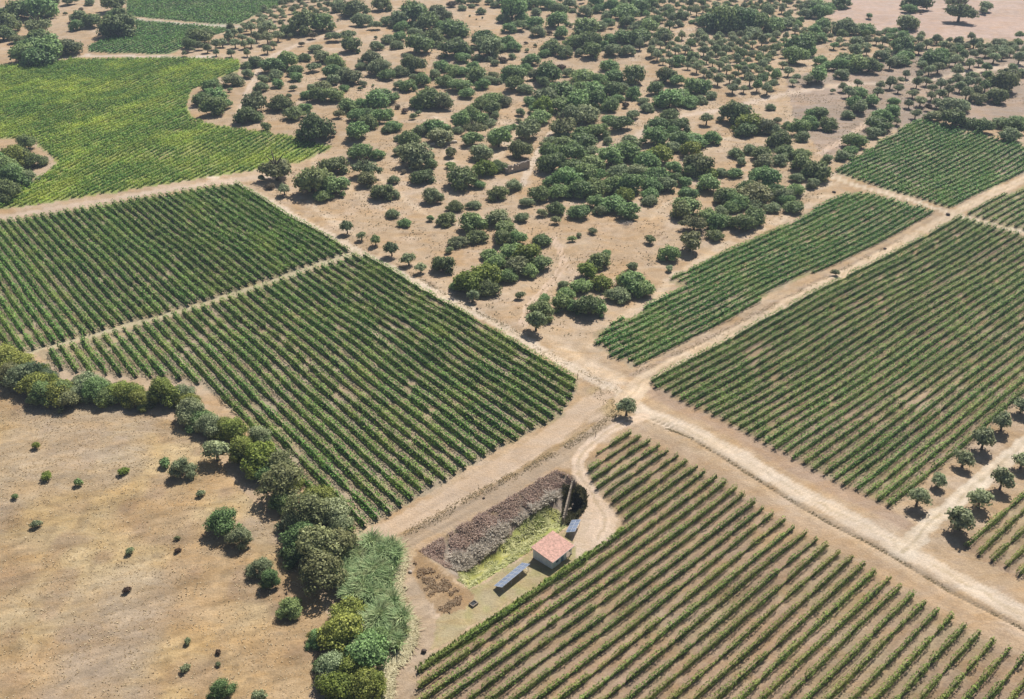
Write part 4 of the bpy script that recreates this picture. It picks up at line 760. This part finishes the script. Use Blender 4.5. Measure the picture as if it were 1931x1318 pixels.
# ------------------------------------------------------------------ pump shed
def build_shed():
    ang = math.radians(47); cx, cy = 8.35, 149.2
    root = bpy.data.objects.new("pump_shed", None); col.objects.link(root)
    root.location = (cx, cy, float(hill(cx, cy))); root.rotation_euler = (0, 0, ang)
    tag(root, "small whitewashed pump shed with a pink terracotta roof beside the reservoir", "shed")
    # local x along the vine rows, y away from the vines; the porch is at the +x end
    L, W_ = 3.1, 2.6; hf, hb = 2.35, 2.75
    bm = bmesh.new()
    def wall(x0, x1, y0, y1, za, zb):
        v = [bm.verts.new(p) for p in ((x0, y0, -.2), (x1, y0, -.2), (x1, y1, -.2), (x0, y1, -.2), (x0, y0, za), (x1, y0, za), (x1, y1, zb), (x0, y1, zb))]
        for f in ((3, 2, 1, 0), (4, 5, 6, 7), (0, 1, 5, 4), (1, 2, 6, 5), (2, 3, 7, 6), (3, 0, 4, 7)): bm.faces.new([v[i] for i in f])
    PX1 = 1.35
    wall(-L, -L+.22, -W_, W_, hf, hb); wall(PX1-.22, PX1, -W_, W_, hf, hb)
    wall(-L+.22, PX1-.22, W_-.22, W_, hb-.03, hb)
    # front wall in pieces round a door and a window
    for a, b_, z0, z1 in ((-L+.22, -1.9, -.2, hf), (-1.9, -1.1, -.2, .95), (-1.9, -1.1, 1.75, hf), (-1.1, -.35, -.2, hf), (-.35, .55, 2.0, hf), (.55, PX1-.22, -.2, hf)):
        box(bm, a, b_, -W_, -W_+.22, z0, z1)
    bm_obj("wall", bm, WHITE, root)
    w = bm_obj("window", boxes((-1.9, -1.1, -W_+.09, -W_+.15, .95, 1.75)), DARK, root)
    bm_obj("frame", boxes((-1.9, -1.84, -W_+.04, -W_+.088, .95, 1.75), (-1.16, -1.1, -W_+.04, -W_+.088, .95, 1.75), (-1.84, -1.16, -W_+.04, -W_+.088, 1.69, 1.75), (-1.84, -1.16, -W_+.04, -W_+.088, .95, 1.01), (-1.53, -1.47, -W_+.04, -W_+.088, 1.01, 1.69)), simple("blue_paint", (.20, .28, .40), .6), w)
    d = bm_obj("door", boxes((-.35, .55, -W_+.08, -W_+.14, -.05, 2.0)), simple("door_paint", (.18, .26, .36), .6), root)
    bm_obj("handle", boxes((.40, .46, -W_+.02, -W_+.078, .95, 1.05)), STEEL, d)
    # roof: a slab with ridged tiles
    bm = bmesh.new(); nx = 42; x0, x1 = -L-.35, L+.35; y0, y1 = -W_-.40, W_+.35
    zf = lambda y: hf+.06+(y+W_)/(2*W_)*(hb-hf)
    cols = []
    for i in range(nx*4+1):
        x = x0+(x1-x0)*i/(nx*4); k = .035*abs(math.sin(math.pi*i/4)); rowv = []
        for j in range(13):
            y = y0+(y1-y0)*j/12; rowv.append(bm.verts.new((x, y, zf(y)+.07+k+(.012 if j % 2 else 0))))
        cols.append(rowv)
    for i in range(nx*4):
        for j in range(12): bm.faces.new((cols[i][j], cols[i+1][j], cols[i+1][j+1], cols[i][j+1]))
    v = [bm.verts.new((x, y, zf(y)-.05)) for x, y in ((x0, y0), (x1, y0), (x1, y1), (x0, y1))]
    t = [cols[0][0], cols[-1][0], cols[-1][-1], cols[0][-1]]
    bm.faces.new(v[::-1])
    for i in range(4): bm.faces.new((v[i], v[(i+1) % 4], t[(i+1) % 4], t[i]))
    rf = bm_obj("roof", bm, TILE, root)
    bm_obj("fascia", boxes((x0+.02, x1-.02, y0-.05, y0-.003, zf(y0)-.10, zf(y0)+.06), (x1+.003, x1+.05, y0, y1, zf(y0)-.05, zf(y0)+.08)), simple("pale_board", (.62, .60, .58), .8), rf)
    for y, z in ((-W_+.12, hf), (W_-.12, hb)):
        bm_obj("porch_post", boxes((L-.14, L, y-.07, y+.07, -.2, z-.02)), WHITE, root)
    bm_obj("porch_beam", boxes((L-.12, L-.02, -W_+.2, W_-.2, hf-.22, hf-.06)), WOODM, root)
    bm_obj("porch_floor", boxes((PX1+.003, L+.2, -W_, W_, -.2, .10)), CONC, root)
    bm = bmesh.new(); bmesh.ops.create_cone(bm, cap_ends=True, segments=20, radius1=.55, radius2=.55, depth=1.2)
    bmesh.ops.translate(bm, verts=bm.verts, vec=(0, 0, .72))
    tk = bm_obj("water_tank", bm, simple("dark_plastic", (.025, .03, .035), .5), None, Vector((cx, cy, float(hill(cx, cy))))+Matrix.Rotation(ang, 3, 'Z') @ Vector((2.2, 1.1, 0)))
    tag(tk, "black round water tank standing under the shed porch", "tank")
    p = Vector((cx, cy, 0))+Matrix.Rotation(ang, 3, 'Z') @ Vector((3.9, -1.4, 0))
    bm = bmesh.new(); bmesh.ops.create_cone(bm, cap_ends=True, segments=16, radius1=.28, radius2=.34, depth=.5); bmesh.ops.translate(bm, verts=bm.verts, vec=(0, 0, .25))
    b_ = bm_obj("bucket", bm, WHITE, None, (p.x, p.y, float(hill(p.x, p.y)))); tag(b_, "small white bucket on the ground beside the shed porch", "bucket")
build_shed()

# ------------------------------------------------------------------ solar arrays
def solar(cx, cy, deg, n, w, ln, label, tilt=24, zlow=.75):
    a = math.radians(deg); z = float(hill(cx, cy))
    root = bpy.data.objects.new("solar_array", None); col.objects.link(root); root.location = (cx, cy, z); root.rotation_euler = (0, 0, a); tag(root, label, "solar array")
    t = math.radians(tilt); R3 = Matrix.Rotation(-t, 3, 'X')   # high edge towards -y
    tot = n*w
    for i in range(n):
        x0 = -tot/2+i*w+.02; x1 = x0+w-.04
        bm = bmesh.new(); box(bm, x0, x1, -ln/2, ln/2, -.02, .02)
        bmesh.ops.rotate(bm, verts=bm.verts, cent=(0, 0, 0), matrix=R3); bmesh.ops.translate(bm, verts=bm.verts, vec=(0, 0, zlow+ln/2*math.sin(t)))
        p = bm_obj("solar_panel", bm, ALU, root)
        bm = bmesh.new()
        for j in range(2):
            y0 = -ln/2+.05+j*(ln/2-.02); box(bm, x0+.075, x1-.075, y0+.02, y0+ln/2-.10, .0205, .026)
        bmesh.ops.rotate(bm, verts=bm.verts, cent=(0, 0, 0), matrix=R3); bmesh.ops.translate(bm, verts=bm.verts, vec=(0, 0, zlow+ln/2*math.sin(t)))
        bm_obj("glass", bm, PV, p)
    zh = zlow+ln*math.sin(t)-.06
    for i in range(max(2, n//2)):
        x = -tot/2+.5+i*(tot-1)/(max(2, n//2)-1); yh = -ln/2*math.cos(t)+.15; yl = ln/2*math.cos(t)-.15
        bm_obj("support", boxes((x-.04, x+.04, yh-.04, yh+.04, -.2, zh-.06), (x-.04, x+.04, yl-.04, yl+.04, -.2, zlow), (x-.03, x+.03, yh+.041, yl-.041, zlow*.5, zlow*.5+.06)), STEEL, root)
    bm_obj("rail", boxes((-tot/2, tot/2, -ln/2*math.cos(t)+.2, -ln/2*math.cos(t)+.26, zh-.14, zh-.08)), STEEL, root)
solar(.05, 142.3, 49, 8, 1.08, 2.35, "long row of eight blue solar panels beside the shed", tilt=24)
g = G(1081.5, 986, 1.3); solar(g[0], g[1], 69, 4, 1.05, 2.2, "short row of four solar panels above the shed by the bare clearing", tilt=22)

# ------------------------------------------------------------------ ruined wall, concrete wall of the reservoir, small things
def rough_wall(name, a, b, h, th, mat, label, cat, seed, holes=(), ragged=.25, zb=None):
    r = np.random.default_rng(seed); L = float(np.linalg.norm(b-a)); n = max(6, int(L/.4)); d = (b-a)/L
    root = bpy.data.objects.new(name, None); col.objects.link(root); c = (a+b)/2; z = float(H(c[0], c[1])) if zb is None else zb
    root.location = (c[0], c[1], z); root.rotation_euler = (0, 0, math.atan2(d[1], d[0])); tag(root, label, cat)
    bm = bmesh.new(); top = h*(1-ragged*np.abs(np.convolve(r.normal(size=n+5), np.ones(4)/4, 'same')[:n]).clip(0, 1.4))
    for i in range(n):
        x0 = -L/2+i*L/n; x1 = x0+L/n; hs = [q for q in holes if q[0] <= (x0+x1)/2/L+.5 <= q[1]]
        tt = th*(1+.08*r.normal())
        if hs:
            box(bm, x0, x1, -tt/2, tt/2, -.4, hs[0][2]); 
            if top[i] > hs[0][3]: box(bm, x0, x1, -tt/2, tt/2, hs[0][3], top[i])
        else: box(bm, x0, x1, -tt/2, tt/2, -.4, top[i])
    bm_obj("wall", bm, mat, root)
    bm = bmesh.new()
    for i in range(int(L*2)):
        x = r.uniform(-L/2, L/2); y = r.normal()*.5+(-.5 if r.random() < .7 else .5); s = r.uniform(.12, .35)
        g_ = bmesh.ops.create_icosphere(bm, subdivisions=1, radius=s, matrix=Matrix.Translation((x, y, s*.2)) @ Matrix.Rotation(r.uniform(0, 3), 4, 'Z'))
        for v in g_['verts']: v.co.z = v.co.z*.6; v.co += Vector(r.normal(size=3)*.05)
    bm_obj("rubble", bm, mat, root)
wa, wb = G(958, 331), G(998, 319)
rough_wall("ruined_wall", wa, wb, 3.4, .6, STONE, "ruined rubble stone wall with two dark openings among the oaks", "ruin", 3, holes=((.16, .26, 1.2, 2.0), (.44, .52, 1.9, 2.6)))
rough_wall("ruined_wall", G(958, 331), G(946, 326), 2.2, .6, STONE, "short crumbling return of the ruined wall half hidden by an oak", "ruin", 4, ragged=.6)
rough_wall("stone_bank", G(812, 275), G(862, 270), 1.0, .8, simple("pale_rock", (.62, .55, .48), .95, noise=.15), "low pale stone bank west of the ruined wall", "stone wall", 5, ragged=.6)
rough_wall("stone_bank", G(880, 281), G(915, 277), .7, .7, simple("pale_rock_b", (.60, .53, .46), .95, noise=.15), "low pale stone bank closest to the ruined wall", "stone wall", 6, ragged=.6)
ra, rb = G(1079, 908), G(1062, 978); rough_wall("reservoir_wall", ra, rb, 2.6, .34, CONC, "brown retaining wall across the end of the dry reservoir", "wall", 8, ragged=.10, zb=-2.2)
def cyl(name, px, py, r0, r1, h, mat, label, cat, seg=12, z=0):
    g = G(px, py); bm = bmesh.new(); bmesh.ops.create_cone(bm, cap_ends=True, segments=seg, radius1=r0, radius2=r1, depth=h+.2); bmesh.ops.translate(bm, verts=bm.verts, vec=(0, 0, h/2-.1))
    o = bm_obj(name, bm, mat, None, (g[0], g[1], float(H(g[0], g[1]))+z)); tag(o, label, cat); return o
# valve pit: a concrete ring round a solid block, the mouth's shade in its colour
g = G(893, 1139); root = bpy.data.objects.new("valve_chamber", None); col.objects.link(root); root.location = (g[0], g[1], float(hill(g[0], g[1]))); root.rotation_euler = (0, 0, math.radians(47)); tag(root, "square concrete valve chamber with a mouth painted dark near the farm track", "chamber")
bm_obj("kerb", boxes((-.75, .75, -.6, -.42, -.2, .45), (-.75, .75, .42, .6, -.2, .45), (-.75, -.57, -.42, .42, -.2, .45), (.57, .75, -.42, .42, -.2, .45)), CONC, root)
bm_obj("mouth_shade", boxes((-.567, .567, -.417, .417, -.2, .28)), DARK, root)
cyl("marker_post", 1089, 716, .07, .06, 1.7, WOODM, "thin wooden post at the eastern corner of the central block", "post", 8)
cyl("marker_post", 1123, 826, .06, .05, 1.2, WOODM, "thin short post beside the dry weeds below the junction", "post", 8)
def rock(px, py, s, mat, label, name="rock", seed=1):
    r = np.random.default_rng(seed); g = G(px, py); v, f = ICO1; V = v*s*(1+.25*r.normal(size=(len(v), 1)).clip(-1, 1)); V[:, 2] *= .6; V[:, 2] += s*.25
    me = mesh_np(name, V, None, f, [mat]); link(name, me, loc=(g[0], g[1], float(H(g[0], g[1]))), label=label, cat=name.replace('_', ' '))
for i, (x, y, s, lb) in enumerate([(912, 938, .35, "dark lump on the brown track above the reservoir"), (773, 1077, .45, "dark clod at the western edge of the farm track"), (800, 1233, .6, "dark clod at the corner of the shed vineyard"), (1787, 407, .8, "dark heap beside the crossing of the pale lanes"),
                                  (1573, 362, .8, "dark stone on the sand above the narrow strip vineyard"), (900, 584, .5, "dark stone beside the roadside olive"), (1670, 467, .6, "dark clod on the cross track between the vineyards")]):
    rock(x, y, s, RUST if i != 1 else STONE, lb, "clod" if 'clod' in lb else "rock", i+20)
# dead branches fallen under the flat-topped tree, and bleached sticks near the withered trunk
def deadwood(px, py, R, n, mat, label, seed):
    r = np.random.default_rng(seed); g = G(px, py); V = []; F = []; nv = 0
    for i in range(n):
        a = r.uniform(0, 6.28); s = R*r.uniform(.1, .9); x, y = math.cos(a)*s, math.sin(a)*s; L = r.uniform(.6, 1.8); b_ = r.uniform(0, 6.28); k = r.uniform(.1, .8)
        v, f = tube([(x, y, .05), (x+math.cos(b_)*L*.5, y+math.sin(b_)*L*.5, .15+k*.6), (x+math.cos(b_)*L, y+math.sin(b_)*L, .1+k)], [.07, .05, .02], 5); V.append(v); F.append(f+nv); nv += len(v)
    me = mesh_np("branch_pile", np.concatenate(V), np.concatenate(F), None, [mat]); link("branch_pile", me, loc=(g[0], g[1], float(H(g[0], g[1]))), label=label, cat="branch pile")
BLEACH = simple("bleached_wood", (.36, .32, .28), .9, noise=.2)
deadwood(1303, 452, 4.5, 90, BLEACH, "pile of grey dead branches under the lone flat-topped tree", 3)
deadwood(1183, 425, 2.4, 40, BLEACH, "bleached dead branches beside the dark leaning oak", 4)
# the drip hose seen along one row
hose_a, hose_b = G(1552, 1307), G(1668, 1200); v, f = tube([(hose_a[0], hose_a[1], .12), (hose_b[0], hose_b[1], .12)], [.03, .03], 6)
v[:, 2] += hill(v[:, 0], v[:, 1]); link("irrigation_hose", mesh_np("irrigation_hose", v, f, None, [simple("yellow_hose", (.45, .38, .18), .6)]), label="thin yellow irrigation hose lying along a vine row", cat="hose")

# ------------------------------------------------------------------ reeds, weeds, brush and dry grass (nobody could count them)
def blades(name, P, h, w, mat, r, label, cat, lean=.35, nb=3, drop=0):
    """tufts: nb narrow leaning blades at each point of P"""
    n = len(P)*nb; B = np.repeat(P, nb, 0)+np.c_[r.normal(0, w*.8, (n, 2)), np.zeros(n)]
    a = r.uniform(0, 6.283, n); hh = np.repeat(h, nb)*r.uniform(.6, 1.15, n) if np.ndim(h) else h*r.uniform(.6, 1.15, n); l = hh*r.uniform(0, lean, n)*1.5
    dx, dy = np.cos(a), np.sin(a); ww = w*r.uniform(.6, 1.3, n)
    s = np.stack([-dy*ww, dx*ww, np.zeros(n)], 1)
    mid = B+np.stack([dx*l*.4, dy*l*.4, hh*.6], 1); tip = B+np.stack([dx*l, dy*l, hh*(1-drop)], 1)
    V = np.stack([B-s*.6, B+s*.6, mid+s, mid-s, tip-s*.25, tip+s*.25], 1).reshape(-1, 3)
    i = np.arange(n)[:, None]*6; Q = np.concatenate([i+[0, 1, 2, 3], i+[3, 2, 5, 4]], 0)
    t = np.clip(r.normal(.5, .28, n), 0, 1); me = mesh_np(name, V, Q, None, [mat], fattr=np.concatenate([t, t]))
    return link(name, me, kind='stuff', label=label, cat=cat)
def scatter(px, n, r, h=True):
    P = polyG(px); lo, hi = P.min(0), P.max(0); g = r.uniform(lo, hi, (n, 2)); g = g[inpoly(P, g[:, 0], g[:, 1])]
    return np.c_[g, H(g[:, 0], g[:, 1])]
r = np.random.default_rng(5)
REED_PX = [(645, 1040), (700, 1028), (748, 1034), (752, 1060), (736, 1090), (742, 1140), (764, 1170), (768, 1205), (750, 1235), (722, 1238), (700, 1190), (672, 1140), (650, 1130), (632, 1080)]
P = scatter(REED_PX, 16000, r); clump = .6*vn(P[:, 0], P[:, 1], 2.2, 31)+.4*vn(P[:, 0], P[:, 1], .9, 30); P = P[(clump > .42)]
blades("reed_bed", P, 1.2+3.4*vn(P[:, 0], P[:, 1], 2.2, 31), .075, foliage("reed_leaf", (.10, .165, .065), (.46, .58, .29), (.60, .50, .30), .35, .5), r, "bed of pale green giant reeds between the stream trees and the farm track", "reeds", lean=.55, nb=5, drop=.25)
STRAW = foliage("straw", (.30, .24, .14), (.66, .58, .40), None)
e = polyG([(700, 1024), (752, 1030), (757, 1060), (748, 1095), (752, 1140), (772, 1172), (775, 1212), (757, 1245), (735, 1262), (728, 1300), (722, 1330)])
t = r.uniform(0, 1, 2600)*(len(e)-1); k = t.astype(int); g = e[k]*(1-(t-k))[:, None]+e[np.minimum(k+1, len(e)-1)]*(t-k)[:, None]+r.normal(0, .55, (2600, 2))
blades("straw_litter", np.c_[g, H(g[:, 0], g[:, 1])], .55, .10, STRAW, r, "bleached fallen reed straw along the edge of the farm track", "straw", lean=2.2, nb=3, drop=.5)
P = scatter([(782, 1262), (900, 1180), (1000, 1112), (1085, 1052), (1176, 990), (1181, 1000), (1090, 1062), (1004, 1124), (905, 1192), (788, 1276)], 9000, r)
blades("grass_verge", P, .38, .10, foliage("verge_grass", (.10, .17, .025), (.26, .36, .07), None), r, "bright green strip of grass along the first row beside the shed", "grass", nb=4)
BANK = [(789, 1036), (905, 968), (1050, 888), (1080, 900), (1066, 920), (1033, 938), (988, 965), (956, 993), (912, 1028), (866, 1060), (835, 1058)]
P = scatter(BANK, 26000, r); c1 = vn(P[:, 0], P[:, 1], 2.0, 33); P = P[c1 > .22]; dp = hill(P[:, 0], P[:, 1])-P[:, 2]
up = dp+.5*(vn(P[:, 0], P[:, 1], 1.5, 43)-.5) < 1.7
U_, D_ = P[up], P[~up]
blades("dry_brush", U_, .25+1.0*vn(U_[:, 0], U_[:, 1], 2.1, 34)**2, .06, foliage("dry_brush_twig", (.30, .225, .17), (.80, .65, .51), (.42, .30, .25), .35, .8), r, "mauve-brown dry brush along the top of the long reservoir bank", "brush", lean=.9, nb=4, drop=.2)
blades("grey_brush", D_, .35+1.8*vn(D_[:, 0], D_[:, 1], 2.3, 44)**1.6, .06, foliage("grey_brush_twig", (.34, .29, .24), (.95, .86, .74), (.52, .43, .36), .5, .7), r, "tangled grey leafless brush on the lower reservoir bank", "brush", lean=.7, nb=4, drop=.2)
P = scatter([(1062, 905), (1104, 925), (1106, 955), (1085, 978), (1066, 985)], 2600, r)
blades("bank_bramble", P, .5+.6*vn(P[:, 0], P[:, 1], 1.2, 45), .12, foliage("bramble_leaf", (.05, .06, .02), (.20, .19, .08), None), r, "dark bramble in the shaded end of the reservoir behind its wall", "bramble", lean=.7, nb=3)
P = scatter([(866, 1060), (912, 1028), (956, 993), (988, 965), (1033, 938), (1060, 945), (1082, 978), (1040, 1010), (884, 1108), (860, 1090)], 9000, r); P = P[vn(P[:, 0], P[:, 1], 1.4, 46) > .42]
blades("water_weed", P, .10+.35*vn(P[:, 0], P[:, 1], 1.8, 47), .10, foliage("weed_leaf", (.30, .33, .09), (.88, .87, .50), (.16, .20, .05), .45, .9), r, "yellow-green weeds on the damp floor of the reservoir", "weeds", lean=1.1, nb=3, drop=.3)
P = scatter(BANKW_PX+[], 6000, r); P = P[vn(P[:, 0], P[:, 1], 1.3, 41)+.5*sm(0, 2, dline(polyG(BANKW_PX), P[:, 0], P[:, 1], True)) > .98]
blades("dry_weeds", P, .32, .09, foliage("dry_weed", (.40, .29, .17), (.78, .62, .42), None), r, "brown dry weeds on the outer bank beside the farm track", "weeds", lean=.9, nb=3)
# lines of dry weeds on the little banks
def along(px, n, w, r):
    e = polyG(px); s = np.r_[0, np.cumsum(np.linalg.norm(np.diff(e, axis=0), axis=1))]; t = r.uniform(0, s[-1], n)
    g = np.stack([np.interp(t, s, e[:, 0]), np.interp(t, s, e[:, 1])], 1)+r.normal(0, w, (n, 2)); k = vn(g[:, 0], g[:, 1], 2.5, 35) > .35; g = g[k]
    return np.c_[g, H(g[:, 0], g[:, 1])]
P = np.concatenate([along([(1178, 765), (1130, 806), (1060, 848), (990, 886), (900, 930), (820, 976), (770, 1004)], 1800, .7, r), along([(1130, 735), (1150, 760), (1165, 780)], 220, 1.4, r),
                    along([(1235, 802), (1300, 828), (1380, 876), (1480, 935), (1560, 985), (1680, 1049), (1800, 1122), (1931, 1192)], 3000, .22, r), along([(1190, 706), (1330, 640), (1480, 566), (1700, 450)], 1500, .7, r),
                    along([(1010, 655), (1100, 705), (1160, 735)], 250, 1.0, r), along([(745, 495), (840, 555), (900, 590), (985, 635)], 900, .5, r)])
blades("bank_weeds", P, .14, .08, foliage("bank_weed", (.42, .32, .19), (.75, .62, .42), None), r, "brown dry weeds on the low banks and in the ditch along the tracks", "weeds", lean=.9, nb=3)
P = scatter(LEFT_PX, 90000, r); k = vn(P[:, 0], P[:, 1], 6, 36)*.5+vn(P[:, 0], P[:, 1], 1.7, 37)*.5; P = P[(k > .40) & (r.random(len(P)) < .35)]
blades("dry_grass", P, .07+.13*vn(P[:, 0], P[:, 1], 3, 38), .09, foliage("dry_grass_leaf", (.55, .42, .25), (.95, .80, .55), (.60, .46, .30), .12, .8), r, "tawny dry grass tufts over the meadow beside the stream", "dry grass", lean=1.3, nb=4)
WOODPX = [(460, 345), (660, 462), (990, 635), (1120, 640), (1250, 545), (1560, 370), (1570, 300), (1740, 200), (1931, 200), (1931, 110), (1400, 20), (560, 100), (460, 230), (640, 280)]
P = scatter(WOODPX, 60000, r); k = vn(P[:, 0], P[:, 1], 9, 39)*.6+vn(P[:, 0], P[:, 1], 2.0, 40)*.4; P = P[k > .53]
blades("scrub_grass", P, .28, .14, foliage("scrub_grass_leaf", (.38, .29, .19), (.75, .60, .42), (.30, .26, .15), .08, .7), r, "sparse dry grass and low scrub on the sand between the oaks", "dry grass", lean=.9, nb=3)

# ------------------------------------------------------------------ the air
hz, hn, hl, hb_ = newmat("haze"); hn.remove(hb_)
pv = hn.new("ShaderNodeVolumePrincipled"); pv.inputs['Color'].default_value = (.62, .77, 1, 1); pv.inputs['Density'].default_value = .00016; pv.inputs['Anisotropy'].default_value = .2
hl.new(pv.outputs[0], hn["Material Output"].inputs['Volume'])
bm = boxes((-1600, 1600, -60, 2600, -6, 146)); bm_obj("haze", bm, hz, kind='stuff', label="thin bluish summer haze over the far groves", cat="haze")
